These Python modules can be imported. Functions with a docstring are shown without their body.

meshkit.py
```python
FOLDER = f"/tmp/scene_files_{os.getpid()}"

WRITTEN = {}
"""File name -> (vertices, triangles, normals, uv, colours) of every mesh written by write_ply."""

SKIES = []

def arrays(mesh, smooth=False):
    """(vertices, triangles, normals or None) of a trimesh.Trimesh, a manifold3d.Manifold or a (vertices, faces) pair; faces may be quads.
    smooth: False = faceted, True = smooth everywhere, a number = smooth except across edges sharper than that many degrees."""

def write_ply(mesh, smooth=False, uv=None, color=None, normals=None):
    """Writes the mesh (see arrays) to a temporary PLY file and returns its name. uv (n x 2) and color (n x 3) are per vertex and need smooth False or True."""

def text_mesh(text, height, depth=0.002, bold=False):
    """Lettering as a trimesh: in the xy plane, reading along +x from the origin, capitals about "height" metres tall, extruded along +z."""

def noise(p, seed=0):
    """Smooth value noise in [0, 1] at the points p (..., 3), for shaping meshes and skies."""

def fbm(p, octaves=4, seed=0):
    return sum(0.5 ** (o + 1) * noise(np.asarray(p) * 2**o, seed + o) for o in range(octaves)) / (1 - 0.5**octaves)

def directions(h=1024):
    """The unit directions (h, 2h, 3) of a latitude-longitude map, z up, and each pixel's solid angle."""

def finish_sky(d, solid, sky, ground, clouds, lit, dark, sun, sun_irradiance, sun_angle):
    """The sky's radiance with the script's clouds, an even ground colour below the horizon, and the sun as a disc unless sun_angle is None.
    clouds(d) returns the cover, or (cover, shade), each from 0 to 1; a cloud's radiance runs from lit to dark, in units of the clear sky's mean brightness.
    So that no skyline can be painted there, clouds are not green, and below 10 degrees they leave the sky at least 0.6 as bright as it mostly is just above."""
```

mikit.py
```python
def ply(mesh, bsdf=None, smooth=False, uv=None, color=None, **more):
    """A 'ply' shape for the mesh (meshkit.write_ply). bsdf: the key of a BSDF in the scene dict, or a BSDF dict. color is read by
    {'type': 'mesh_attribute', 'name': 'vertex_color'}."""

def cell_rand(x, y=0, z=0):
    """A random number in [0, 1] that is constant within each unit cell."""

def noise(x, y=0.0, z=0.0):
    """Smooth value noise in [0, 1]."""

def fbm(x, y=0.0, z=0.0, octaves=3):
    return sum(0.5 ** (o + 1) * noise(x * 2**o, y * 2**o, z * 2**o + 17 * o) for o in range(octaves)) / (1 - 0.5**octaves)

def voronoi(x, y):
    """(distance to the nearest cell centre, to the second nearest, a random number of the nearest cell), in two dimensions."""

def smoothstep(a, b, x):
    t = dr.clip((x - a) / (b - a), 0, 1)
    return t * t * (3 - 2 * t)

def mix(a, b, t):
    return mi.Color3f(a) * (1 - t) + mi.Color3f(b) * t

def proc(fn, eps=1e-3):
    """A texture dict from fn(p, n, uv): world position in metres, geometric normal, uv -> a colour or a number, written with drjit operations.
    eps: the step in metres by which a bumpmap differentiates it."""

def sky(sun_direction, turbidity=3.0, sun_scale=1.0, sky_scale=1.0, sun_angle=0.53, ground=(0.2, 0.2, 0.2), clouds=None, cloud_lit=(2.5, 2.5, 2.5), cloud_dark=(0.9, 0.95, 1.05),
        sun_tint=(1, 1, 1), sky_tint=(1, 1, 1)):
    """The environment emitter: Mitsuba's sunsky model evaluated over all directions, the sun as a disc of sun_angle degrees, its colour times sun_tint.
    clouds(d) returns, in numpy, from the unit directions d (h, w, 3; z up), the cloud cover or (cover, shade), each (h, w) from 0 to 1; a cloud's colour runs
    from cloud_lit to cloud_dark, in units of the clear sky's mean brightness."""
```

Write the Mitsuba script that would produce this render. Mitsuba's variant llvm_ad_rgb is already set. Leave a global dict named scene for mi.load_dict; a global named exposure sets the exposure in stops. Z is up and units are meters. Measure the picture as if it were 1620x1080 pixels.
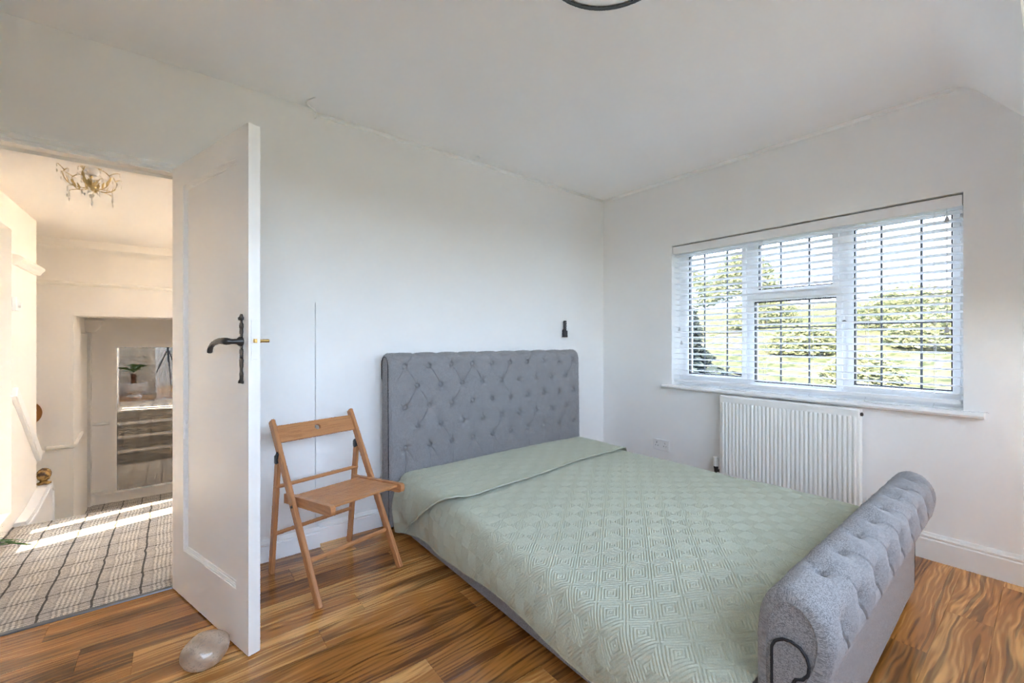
import math, random
import numpy as np, trimesh, drjit as dr, mitsuba as mi, mikit, meshkit
from mikit import noise, fbm, cell_rand, smoothstep, mix
from shapely.geometry import Polygon, box as sbox
from shapely.ops import unary_union

T = mi.ScalarTransform4f
scene, labels = {}, {}
rng = np.random.default_rng(7)
random.seed(7)

# ------------------------------------------------------------------ camera, sky, sun, exposure
YAW = math.radians(38.26)
scene['camera'] = {'type': 'perspective', 'fov': 2 * math.degrees(math.atan(810 / 679.9)), 'fov_axis': 'x', 'near_clip': 0.02, 'far_clip': 500.0,
                   'principal_point_offset_x': 0.0, 'principal_point_offset_y': 3.0 / 1080,
                   'to_world': T().look_at(origin=[0, 0, 1.175], target=[math.sin(YAW), math.cos(YAW), 1.175], up=[0, 0, 1])}
EL = math.radians(40)
SUN = (-0.972 * math.cos(EL), -0.235 * math.cos(EL), math.sin(EL))


def cloud(d):
    return 0.25 + 0.75 * np.clip((meshkit.fbm(d * [3, 3, 7], 4, 3) - 0.35) * 3, 0, 1)


scene['sky'] = mikit.sky(SUN, turbidity=4.0, sun_scale=0.75, sky_scale=1.0, sun_angle=0.6, ground=(0.05, 0.055, 0.04), clouds=cloud, cloud_lit=(1.54, 1.86, 2.32), cloud_dark=(0.94, 1.11, 1.37), sun_tint=(1.0, 0.965, 0.91))
exposure = 5.7

# ------------------------------------------------------------------ materials


def mat(key, color, rough=0.6, spec=0.5, bump=None, bscale=0.001, eps=1e-3, two=True, **more):
    c = color if isinstance(color, dict) else {'type': 'rgb', 'value': list(color)}
    b = {'type': 'principled', 'base_color': c, 'roughness': rough, 'specular': spec, **more}
    if bump is not None:
        b = {'type': 'bumpmap', 'tex': mikit.proc(bump, eps), 'scale': bscale, 'bsdf': b}
    scene[key] = {'type': 'twosided', 'bsdf': b} if two else b
    return key


def f_plaster(p, n, uv):
    return fbm(p.x * 9 + 3, p.y * 9, p.z * 9, 3)


def f_floor(p, n, uv):
    pid = dr.floor(uv.x / 10.0)
    u, v = uv.x - pid * 10.0, uv.y
    r1, r2 = cell_rand(pid, 3, 1), cell_rand(pid, 7, 2)
    wob = fbm(u * 1.9 + pid * 3.1, v * 7.0, pid, 3) - 0.5
    vv = v + 0.072 * wob
    broad = fbm(u * 1.1 + pid, vv * 15.0, pid + 5, 3)
    ring = 0.5 + 0.5 * dr.sin(6.2832 * (vv * 46.0 + 4.2 * fbm(u * 2.4, v * 9.0, pid + 11, 3)))
    fine = fbm(u * 7.0, vv * 150.0, pid + 23, 2)
    dark = smoothstep(0.56, 0.74, fbm(u * 1.7 + 5, vv * 12.0, pid + 31, 3))
    tone = 0.56 * broad + 0.12 * ring + 0.28 * fine + 0.22 * (r1 - 0.5)
    c = mix((0.135, 0.043, 0.008), (0.395, 0.160, 0.036), smoothstep(0.20, 0.44, tone))
    c = mix(c, (0.66, 0.37, 0.13), smoothstep(0.46, 0.74, tone))
    c = mix(c, (0.065, 0.022, 0.006), 0.80 * dark * (0.35 + 0.65 * ring))
    line = smoothstep(0.70, 0.80, noise(u * 2.2, vv * 110.0, pid + 41)) * smoothstep(0.45, 0.6, noise(u * 1.3, v * 20, pid + 51))
    c = mix(c, (0.06, 0.021, 0.006), 0.5 * line)
    return c * (0.92 + 0.2 * r2)


def tartan(t, half):
    f = t / 0.1655
    f = f - dr.floor(f)
    d = dr.minimum(f, 1 - f) * 0.1655
    dark = 1 - smoothstep(half * 0.7, half * 1.3, d)
    m = dr.abs(f - 0.5) * 0.1655
    s = dr.abs(m / 0.017 - dr.floor(m / 0.017 + 0.5)) * 0.017
    white = (1 - smoothstep(0.0035, 0.0055, s)) * (1 - smoothstep(0.040, 0.044, m))
    grey = (1 - smoothstep(0.044, 0.05, m)) * (1 - white)
    return dark, white, grey


def f_carpet(p, n, uv):
    wig = (noise(uv.y * 22, 0, 1) - 0.5) * 0.0065
    da, wa, ga = tartan(uv.x + 0.1194 + wig, 0.0043)
    db, wb, gb = tartan(uv.y - 2.684 + (noise(uv.x * 25, 3, 1) - 0.5) * 0.004, 0.0034)
    tuft = fbm(uv.x * 170, uv.y * 170, 1, 2)
    c = mi.Color3f(0.40, 0.365, 0.325)
    c = mix(c, (0.215, 0.198, 0.175), 0.42 * ga + 0.42 * gb)
    c = mix(c, (0.74, 0.69, 0.60), 0.32 * wa + 0.30 * wb)
    c = mix(c, (0.045, 0.042, 0.038), dr.minimum(1.0, 0.86 * da + 0.78 * db))
    return c * (0.72 + 0.56 * tuft)


def f_pile(p, n, uv):
    return fbm(uv.x * 120, uv.y * 120, 2, 2) + 0.4 * dr.abs(dr.sin(uv.y * 3.14159 / 0.0055))


def heather(a, b, sx=330, sy=900):
    def fn(p, n, uv):
        g = fbm(uv.x * sx, uv.y * sy, 1, 2) * 0.6 + fbm(uv.x * sy, uv.y * sx, 9, 2) * 0.4
        return mix(a, b, smoothstep(0.25, 0.75, g))
    return fn


def f_weave(p, n, uv):
    return dr.sin(uv.x * 1800) * dr.sin(uv.y * 1800)


def f_quilt_col(p, n, uv):
    g = fbm(uv.x * 420, uv.y * 420, 1, 2)
    return mix((0.415, 0.437, 0.352), (0.505, 0.525, 0.43), g)


def f_beech(p, n, uv):
    g = fbm(uv.x * 7, uv.y * 130, 3, 3)
    l = smoothstep(0.55, 0.8, noise(uv.x * 14, uv.y * 420, 5))
    return mix(mix((0.43, 0.185, 0.070), (0.53, 0.25, 0.105), g), (0.31, 0.12, 0.042), 0.45 * l)


def f_brush(p, n, uv):
    return fbm(uv.x * 260, uv.y * 5, 1, 3)


def f_stone(p, n, uv):
    w = fbm(p.x * 14, p.y * 14, p.z * 14, 3)
    b = dr.sin((p.x * 0.75 + p.y * 0.66 + p.z * 0.5) * 120 + 9 * w)
    s = fbm(p.x * 160, p.y * 160, p.z * 160, 2)
    return mix(mix((0.38, 0.265, 0.185), (0.50, 0.395, 0.30), 0.5 + 0.5 * b), (0.30, 0.235, 0.19), 0.6 * smoothstep(0.5, 0.75, s))


def f_grass(p, n, uv):
    a = fbm(p.x * 0.5, p.y * 0.5, 1, 4)
    b = fbm(p.x * 6, p.y * 6, 4, 3)
    c = mix((0.036, 0.044, 0.025), (0.060, 0.060, 0.042), smoothstep(0.35, 0.7, a))
    return mix(c, (0.018, 0.026, 0.012), smoothstep(0.5, 0.72, b))


def f_leafy(a, b):
    def fn(p, n, uv):
        return mix(a, b, fbm(p.x * 5, p.y * 5, p.z * 5, 2))
    return fn


def f_basket(p, n, uv):
    g = 0.5 + 0.5 * dr.sin(uv.x * 90) * dr.sin(uv.y * 60)
    return mix((0.20, 0.075, 0.02), (0.55, 0.27, 0.09), g)


def f_egg(p, n, uv):
    g = fbm(p.x * 45, p.y * 45, p.z * 45, 3)
    return mix((0.07, 0.03, 0.012), (0.42, 0.25, 0.08), smoothstep(0.35, 0.65, g))


mat('wall_paint', (0.83, 0.83, 0.82), 0.65, 0.3, f_plaster, 0.0025, 3e-3)
mat('ceiling_paint', (0.84, 0.84, 0.835), 0.75, 0.25, f_plaster, 0.002, 3e-3)
mat('hall_paint', (0.835, 0.80, 0.75), 0.65, 0.3, f_plaster, 0.002, 3e-3)
mat('white_gloss', (0.82, 0.82, 0.81), 0.28, 0.5)
mat('cream_gloss', (0.84, 0.80, 0.74), 0.28, 0.5)
mat('door_paint', (0.80, 0.785, 0.755), 0.24, 0.5, f_brush, 0.00035, 1e-3)
mat('upvc', (0.86, 0.87, 0.88), 0.22, 0.5)
mat('slat_white', (0.80, 0.805, 0.81), 0.35, 0.5)
mat('cord_white', (0.80, 0.80, 0.80), 0.6)
mat('toggle_grey', (0.48, 0.49, 0.50), 0.5)
mat('lead_bar', (0.10, 0.105, 0.11), 0.4)
mat('gasket_black', (0.02, 0.02, 0.022), 0.5)
mat('laminate', mikit.proc(f_floor), 0.17, 0.5, clearcoat=0.25, clearcoat_gloss=0.9)
mat('floor_core', (0.06, 0.035, 0.018), 0.8)
mat('carpet', mikit.proc(f_carpet), 0.95, 0.1, f_pile, 0.0022, 1.2e-3)
mat('strip_metal', (0.16, 0.165, 0.175), 0.35, 0.5, metallic=0.6)
mat('bed_fabric', mikit.proc(heather((0.150, 0.149, 0.156), (0.335, 0.331, 0.338))), 0.85, 0.2, sheen=0.35)
mat('button_fabric', mikit.proc(heather((0.17, 0.169, 0.176), (0.35, 0.346, 0.352))), 0.85, 0.2)
mat('piping_black', (0.016, 0.016, 0.02), 0.7)
mat('quilt', mikit.proc(f_quilt_col), 0.85, 0.2, sheen=0.15)
mat('mattress_white', (0.7, 0.7, 0.68), 0.8)
mat('beech', mikit.proc(f_beech), 0.36, 0.5)
mat('black_plastic', (0.022, 0.022, 0.025), 0.4)
mat('grey_plastic', (0.16, 0.16, 0.17), 0.4)
mat('iron_black', (0.055, 0.053, 0.052), 0.30, 0.5, metallic=0.6)
mat('brass', (0.62, 0.43, 0.16), 0.28, 0.5, metallic=1.0)
mat('gold_leaf', (0.55, 0.42, 0.20), 0.35, 0.5, metallic=0.85)
mat('rad_enamel', (0.80, 0.80, 0.775), 0.33, 0.5)
mat('chrome', (0.6, 0.6, 0.6), 0.2, 0.5, metallic=1.0)
mat('socket_white', (0.80, 0.80, 0.80), 0.3)
mat('hole_dark', (0.02, 0.02, 0.02), 0.6)
mat('stone', mikit.proc(f_stone), 0.12, 0.5, clearcoat=0.6, clearcoat_gloss=0.95)
mat('opal', (0.83, 0.84, 0.85), 0.35)
mat('steel_blue', (0.075, 0.09, 0.105), 0.35, 0.5, metallic=0.4)
mat('pot_white', (0.80, 0.80, 0.80), 0.3)
mat('soil', (0.03, 0.02, 0.013), 0.95)
mat('palm_trunk', (0.16, 0.055, 0.025), 0.85)
mat('palm_leaf', mikit.proc(f_leafy((0.035, 0.11, 0.018), (0.11, 0.22, 0.04))), 0.45, 0.4)
mat('grass', mikit.proc(f_grass), 0.95, 0.1)
mat('conifer', mikit.proc(f_leafy((0.014, 0.022, 0.024), (0.032, 0.046, 0.048))), 0.9, 0.1)
scene['shrub_leaf'] = {'type': 'principledthin', 'base_color': mikit.proc(f_leafy((0.13, 0.16, 0.09), (0.23, 0.25, 0.16))), 'roughness': 0.8, 'diff_trans': 0.9, 'spec_trans': 0.0}
mat('bark', (0.05, 0.035, 0.025), 0.9)
mat('basket', mikit.proc(f_basket), 0.7)
mat('egg', mikit.proc(f_egg), 0.3)
mat('sun_fin_brick', (0.24, 0.14, 0.10), 0.9)
mat('mirror_glass', (0.93, 0.94, 0.93), 0.02, 0.5, metallic=1.0)
scene['mirror_glass'] = {'type': 'twosided', 'bsdf': {'type': 'conductor', 'material': 'none', 'specular_reflectance': {'type': 'rgb', 'value': [0.9, 0.9, 0.89]}}}
scene['pane_glass'] = {'type': 'thindielectric', 'int_ior': 1.5}
scene['crystal'] = {'type': 'principled', 'base_color': {'type': 'rgb', 'value': [0.92, 0.88, 0.82]}, 'roughness': 0.08, 'spec_trans': 0.6, 'eta': 1.55}

# ------------------------------------------------------------------ mesh helpers
cat = trimesh.util.concatenate


def M(v, f):
    return trimesh.Trimesh(np.asarray(v, float), np.asarray(f, int), process=False)


def cbox(x0, x1, y0, y1, z0, z1, c=0.002):
    if c <= 0:
        b = trimesh.creation.box([x1 - x0, y1 - y0, z1 - z0])
        b.apply_translation([(x0 + x1) / 2, (y0 + y1) / 2, (z0 + z1) / 2])
        return b
    c = min(c, 0.45 * min(x1 - x0, y1 - y0, z1 - z0))
    pts = []
    for sx in (0, 1):
        for sy in (0, 1):
            for sz in (0, 1):
                q = np.array([(x0, x1)[sx], (y0, y1)[sy], (z0, z1)[sz]])
                d = np.array([c * (1 - 2 * sx), c * (1 - 2 * sy), c * (1 - 2 * sz)])
                for k in range(3):
                    e = d.copy()
                    e[k] = 0
                    pts.append(q + e)
    return trimesh.convex.convex_hull(np.array(pts))


def frame_mat(o, a, b, c):
    m = np.eye(4)
    m[:3, 0], m[:3, 1], m[:3, 2], m[:3, 3] = a, b, c, o
    return m


def unit(v):
    v = np.asarray(v, float)
    return v / np.linalg.norm(v)


def extrude(poly, depth, m):
    """a shapely polygon in the (a, b) plane of the frame m, extruded along its c axis"""
    gs = getattr(poly, 'geoms', [poly])
    out = cat([trimesh.creation.extrude_polygon(g, depth, engine='earcut') for g in gs])
    out.apply_transform(m)
    if np.linalg.det(m[:3, :3]) < 0:
        out.invert()
    return out


def wall_x(x0, x1, poly):      # poly in (y, z)
    return extrude(poly, x1 - x0, frame_mat([x0, 0, 0], [0, 1, 0], [0, 0, 1], [1, 0, 0]))


def wall_y(y0, y1, poly):      # poly in (x, z)
    return extrude(poly, y1 - y0, frame_mat([0, y1, 0], [1, 0, 0], [0, 0, 1], [0, -1, 0]))


def slab_z(z0, z1, poly):
    return extrude(poly, z1 - z0, frame_mat([0, 0, z0], [1, 0, 0], [0, 1, 0], [0, 0, 1]))


def sweep(profile, p0, p1, out, up=(0, 0, 1)):
    """closed profile [(outwards, upwards)] extruded from p0 to p1"""
    p0, p1 = np.asarray(p0, float), np.asarray(p1, float)
    d = unit(p1 - p0)
    return extrude(Polygon(profile), np.linalg.norm(p1 - p0), frame_mat(p0, unit(out), unit(up), d))


def bar(p0, p1, w, t, side, c=0.002):
    """rectangular bar from p0 to p1; w along side, t across"""
    p0, p1 = np.asarray(p0, float), np.asarray(p1, float)
    d = unit(p1 - p0)
    s = unit(np.asarray(side, float) - d * np.dot(side, d))
    b = cbox(-w / 2, w / 2, -t / 2, t / 2, 0, np.linalg.norm(p1 - p0), c)
    b.apply_transform(frame_mat(p0, s, np.cross(d, s), d))
    return b


def bar_uv(p0, p1, b):
    d = unit(np.asarray(p1, float) - p0)
    s = unit(np.cross(d, [0.3, 0.5, 0.8]))
    t = np.cross(d, s)
    v = b.vertices - p0
    return np.stack([v @ d + p0[0] * 3, v @ s + v @ t + p0[1]], 1)


def tube(pts, r, sides=10, caps=True):
    p = np.asarray(pts, float)
    r = np.broadcast_to(np.asarray(r, float), (len(p),))
    t = np.gradient(p, axis=0)
    t /= np.linalg.norm(t, axis=1, keepdims=True) + 1e-12
    a = np.cross(t[0], [0, 0, 1] if abs(t[0][2]) < 0.9 else [1, 0, 0])
    A = []
    for k in range(len(p)):
        a = a - t[k] * np.dot(a, t[k])
        a = unit(a)
        A.append(a)
    A = np.array(A)
    B = np.cross(t, A)
    ang = np.arange(sides) * 2 * np.pi / sides
    v = p[:, None] + r[:, None, None] * (np.cos(ang)[None, :, None] * A[:, None] + np.sin(ang)[None, :, None] * B[:, None])
    n = len(p)
    i, j = np.meshgrid(np.arange(n - 1), np.arange(sides), indexing='ij')
    q = np.stack([i * sides + j, i * sides + (j + 1) % sides, (i + 1) * sides + (j + 1) % sides, (i + 1) * sides + j], -1).reshape(-1, 4)
    f = np.vstack([q[:, [0, 1, 2]], q[:, [0, 2, 3]]])
    v = v.reshape(-1, 3)
    if caps:
        k = np.arange(sides)
        v = np.vstack([v, p[0], p[-1]])
        f = np.vstack([f, np.stack([np.full(sides, n * sides), (k + 1) % sides, k], 1),
                       np.stack([np.full(sides, n * sides + 1), (n - 1) * sides + k, (n - 1) * sides + (k + 1) % sides], 1)])
    return M(v, f)


def lathe(profile, n=40, at=(0, 0, 0)):
    m = trimesh.creation.revolve(np.asarray(profile, float), sections=n)
    m.apply_translation(at)
    return m


def ball(c, r, sub=3, scale=(1, 1, 1)):
    m = trimesh.creation.icosphere(subdivisions=sub, radius=1.0)
    m.apply_scale([r * s for s in scale])
    m.apply_translation(c)
    return m


def grid(P, wrap=False):
    n, m = P.shape[:2]
    i, j = np.meshgrid(np.arange(n - 1), np.arange(m if wrap else m - 1), indexing='ij')
    k = (j + 1) % m
    q = np.stack([i * m + j, (i + 1) * m + j, (i + 1) * m + k, i * m + k], -1).reshape(-1, 4)
    return M(P.reshape(-1, 3), np.vstack([q[:, [0, 1, 2]], q[:, [0, 2, 3]]]))


def grid_normals(P):
    a, b = np.gradient(P, axis=0), np.gradient(P, axis=1)
    n = np.cross(a, b)
    return n / (np.linalg.norm(n, axis=2, keepdims=True) + 1e-12)


def smooth(a, b, x):
    t = np.clip((x - a) / (b - a), 0, 1)
    return t * t * (3 - 2 * t)


counts = {}


def numbered(name):
    n = counts.get(name, 0)
    counts[name] = n + 1
    return name if n == 0 else f'{name}_{n:03d}'


def put(name, mesh, m, parent=None, smooth=False, uv=None, label=None, **more):
    key = numbered(parent + '__' + name if parent else name)
    scene[key] = mikit.ply(mesh, m, smooth, uv=uv, **more)
    if label:
        labels[key] = {'label': label}
    return key


def tag(key, label, category, group=None, kind=None):
    labels[key] = {'label': label, 'category': category}
    if group:
        labels[key]['group'] = group
    if kind:
        labels[key]['kind'] = kind
    return key


def thing(name, label, category, group=None):
    return tag(numbered(name), label, category, group)


def struct(name, mesh, m, label, category, smooth=False, uv=None):
    return tag(put(name, mesh, m, smooth=smooth, uv=uv), label, category, kind='structure')


def share(name, key, parent, to_world):
    k = numbered(parent + '__' + name)
    scene[k] = {**scene[key], 'to_world': to_world}
    return k


# ------------------------------------------------------------------ bedroom shell
XR, YB, YL, CZ = 3.188, 2.65, 2.605, 2.48
YF = -0.53
WIN = (0.298, 1.943, 0.800, 1.935)          # y0, y1, z0, z1 of the window recess
gable = Polygon([(YF - 0.12, -0.3), (2.9, -0.3), (2.9, 2.62), (-0.6, 2.62)])
struct('wall_right', wall_x(XR, XR + 0.27, gable.difference(sbox(WIN[0], WIN[2], WIN[1], WIN[3]))), 'wall_paint', 'white painted wall with the window and radiator', 'wall')
struct('wall_back', cat([wall_y(YB, YB + 0.05, sbox(0.633, -0.1, XR, 2.55).difference(sbox(0.60, 0.12, 0.6475, 1.39))), wall_y(YB + 0.05, YB + 0.13, sbox(0.633, -0.1, XR, 2.55))]), 'wall_paint', 'white painted wall behind the grey headboard, beginning at a thin dark crack', 'wall')
door_hole = sbox(-0.82, -0.2, 0.02, 1.985)
struct('wall_back_door', wall_y(YL, 2.725, sbox(-1.45, -0.1, 0.632, 2.55).difference(door_hole)), 'wall_paint', 'white painted wall around the doorway, ending at a thin vertical crack', 'wall')
struct('wall_left', wall_x(-1.45, -1.35, sbox(YF - 0.1, -0.1, YL, 2.55)), 'wall_paint', 'white wall on the left of the bedroom', 'wall')
struct('wall_left_stub', cbox(-1.35, -0.30, 0.95, 1.25, -0.012, 2.5, 0.004), 'hall_paint', 'cream stub wall behind the potted palm, seen in the hall mirror', 'wall')
DX0, DX1 = -1.28, 2.5
front = sbox(-1.35, -0.1, XR, 1.46).union(sbox(DX0 - 0.06, 1.4, DX1 + 0.06, 2.35)).difference(sbox(DX0, 1.0, DX1, 2.16))
struct('wall_front', wall_y(YF - 0.12, YF, front), 'wall_paint', 'low white wall under the sloping ceiling behind the camera', 'wall')


def ceil_profile(y_low=YF):
    s = 1.26
    yb = 0.285
    pts = [(YB - 0.0, CZ - 0.0), (yb + 0.05, CZ)]
    for k in range(1, 6):
        t = k / 6
        y = yb + 0.05 - 0.09 * t
        pts.append((y, CZ - 1.26 * 0.09 * 0.5 * t * t))
    y1 = yb - 0.04
    z1 = CZ - 1.26 * 0.045
    pts.append((y1, z1))
    pts.append((y_low, z1 - s * (y1 - y_low)))
    return pts


prof = ceil_profile()
top = [(y - 0.06, z + 0.10) for y, z in prof[::-1]]
top[-1] = (YB, CZ + 0.1)
cprof = Polygon(prof + top)
ydorm = prof[-2][0] - (prof[-2][1] - 2.16) / 1.26
left_c = wall_x(-1.35, DX0, cprof)
right_c = wall_x(DX1, XR, cprof)
mid_c = wall_x(DX0, DX1, cprof.intersection(sbox(ydorm, 0, 3, 3)))
struct('ceiling', cat([left_c, mid_c, right_c]), 'ceiling_paint', 'white bedroom ceiling, flat and then sloping down towards the camera', 'ceiling', smooth=25)


def cove_profile(r, n=8):
    return [(0, 0)] + [(r - r * math.sin(a), -r + r * math.cos(a)) for a in np.linspace(0, math.pi / 2, n)][::-1][::-1]


def cove(p0, p1, out, r):
    pr = [(0, 0)] + [(r * (1 - math.cos(a)), -r * (1 - math.sin(a))) for a in np.linspace(0, math.pi / 2, 9)]
    return sweep(pr, p0, p1, out)


struct('trim_ceiling', cat([cove((0.634, YB, CZ), (XR, YB, CZ), (0, -1, 0), 0.018), cove((XR, YB, CZ), (XR, 0.33, CZ), (-1, 0, 0), 0.018)]), 'ceiling_paint', 'soft rounded plaster joint between the white wall and ceiling', 'cove', smooth=30)
struct('added_dormer_recess', cat([cbox(DX0, DX1, YF, ydorm + 0.03, 2.16, 2.2, 0), cbox(DX0 - 0.05, DX0, YF, ydorm, 1.4, 2.2, 0), cbox(DX1, DX1 + 0.05, YF, ydorm, 1.4, 2.2, 0)]), 'ceiling_paint', 'unseen dormer recess added in the sloping ceiling to let in more light', 'dormer')  # recess built around the added dormer window
struct('added_sun_fin', cat([cbox(DX0 - 0.12, DX0 - 0.02, YF - 1.1, YF - 0.12, -0.5, 2.4, 0), cbox(DX0 - 0.12, DX1 + 0.1, YF - 0.2, YF - 0.12, 2.3, 2.4, 0)]), 'sun_fin_brick', 'unseen fin and roof added outside the dormer to keep the sun out', 'wall')  # fin put outside to block direct sun from the added dormer

# skirting boards
SK = [(0, 0), (0.018, 0), (0.018, 0.105), (0.013, 0.112), (0.016, 0.118), (0.016, 0.124), (0.009, 0.130), (0.006, 0.140), (0.0, 0.142)]
SKB = [(0, 0), (0.020, 0), (0.020, 0.082), (0.015, 0.088), (0.017, 0.094), (0.010, 0.104), (0.004, 0.112), (0.0, 0.113)]
struct('baseboard_right', sweep(SK, (XR, YB, 0), (XR, YF, 0), (-1, 0, 0)), 'white_gloss', 'white moulded skirting board below the window wall', 'skirting board')
struct('baseboard_back', sweep(SKB, (0.66, YB, 0), (XR - 0.02, YB, 0), (0, -1, 0)), 'white_gloss', 'white skirting board running behind the chair and bed', 'skirting board')
struct('baseboard_back_door', sweep(SKB, (0.075, YL, 0), (0.655, YL, 0), (0, -1, 0)), 'white_gloss', 'shorter thicker length of white skirting board ending behind the chair', 'skirting board')
struct('baseboard_left', cat([sweep(SK, (-1.35, 1.25, 0), (-0.30, 1.25, 0), (0, 1, 0)), sweep(SK, (-0.30, 0.95, 0), (-0.30, 1.25, 0), (1, 0, 0))]), 'white_gloss', 'white skirting board on the stub wall behind the palm', 'skirting board')
struct('baseboard_front', sweep(SK, (-1.35, YF, 0), (XR - 0.02, YF, 0), (0, 1, 0)), 'white_gloss', 'white skirting board behind the tripod', 'skirting board')

# doorway lining and architrave
lin = cat([cbox(-0.82, -0.80, YL - 0.002, 2.742, 0, 1.985, 0.001), cbox(0.002, 0.02, YL - 0.002, 2.742, 0, 1.985, 0.001), cbox(-0.80, 0.002, YL - 0.002, 2.742, 1.965, 1.985, 0.001),
           cbox(-0.80, 0.0, 2.655, 2.672, 1.950, 1.965, 0.001)])
struct('trim_door_lining', lin, 'cream_gloss', 'cream painted lining of the bedroom doorway', 'door lining')
AR = [(0, 0), (0.012, 0), (0.016, 0.010), (0.010, 0.016), (0.014, 0.024), (0.012, 0.036), (0.006, 0.040), (0, 0.040)]
arch = cat([sweep(AR, (-0.84, YL, 1.967), (0.045, YL, 1.967), (0, -1, 0)),
            sweep([(0, 0), (0.014, 0), (0.014, 0.05), (0, 0.05)], (0.01, YL, 0), (0.01, YL, 1.967), (0, -1, 0), (1, 0, 0))])
struct('trim_architrave', arch, 'white_gloss', 'slim white architrave along the top of the doorway', 'architrave')

# ------------------------------------------------------------------ laminate floor
struct('floor', cbox(-1.35, XR, YF, 2.64, -0.06, -0.0125, 0), 'floor_core', 'wood effect laminate floor of glossy orange brown planks', 'floor')
PW = 0.1425
plank_starts = {0: -0.40, 3: -0.117, 5: 0.462, 8: 0.73, 15: 2.22, 7: 0.18, 6: 1.05}
L = 1.21
pid = 0
for row in range(22):
    y1 = 2.58 - row * PW if row else 2.635
    y0 = max(2.58 - (row + 1) * PW, YF + 0.004)
    if y1 - y0 < 0.02:
        continue
    s0 = plank_starts.get(row, (row * 0.467) % L)
    xs = s0 - L * math.ceil((s0 + 1.35) / L)
    while xs < XR:
        a, b = max(xs, -1.345), min(xs + L, XR - 0.002)
        segs = [(a, b)]
        if row == 0:
            segs = [(a, min(b, 0.655)), (max(a, 0.655), b)]
        if y0 < 1.25 and y1 > 0.95:                    # the stub wall stands on this row
            segs = [(max(a, -0.298), b)]
        for a, b in segs:
            if b - a > 0.03:
                m = cbox(a + 0.0003, b - 0.0003, y0 + 0.0003, (2.60 if row == 0 and a < 0.65 else y1) - 0.0003, -0.0125, 0.0, 0.0007)
                pid += 1
                uv = np.stack([pid * 10.0 + 2.0 + m.vertices[:, 0] - a + (pid * 0.37) % 3, m.vertices[:, 1] - y0 + (pid * 0.611) % 2], 1)
                put('plank', m, 'laminate', 'floor', uv=uv)
        xs += L
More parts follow.
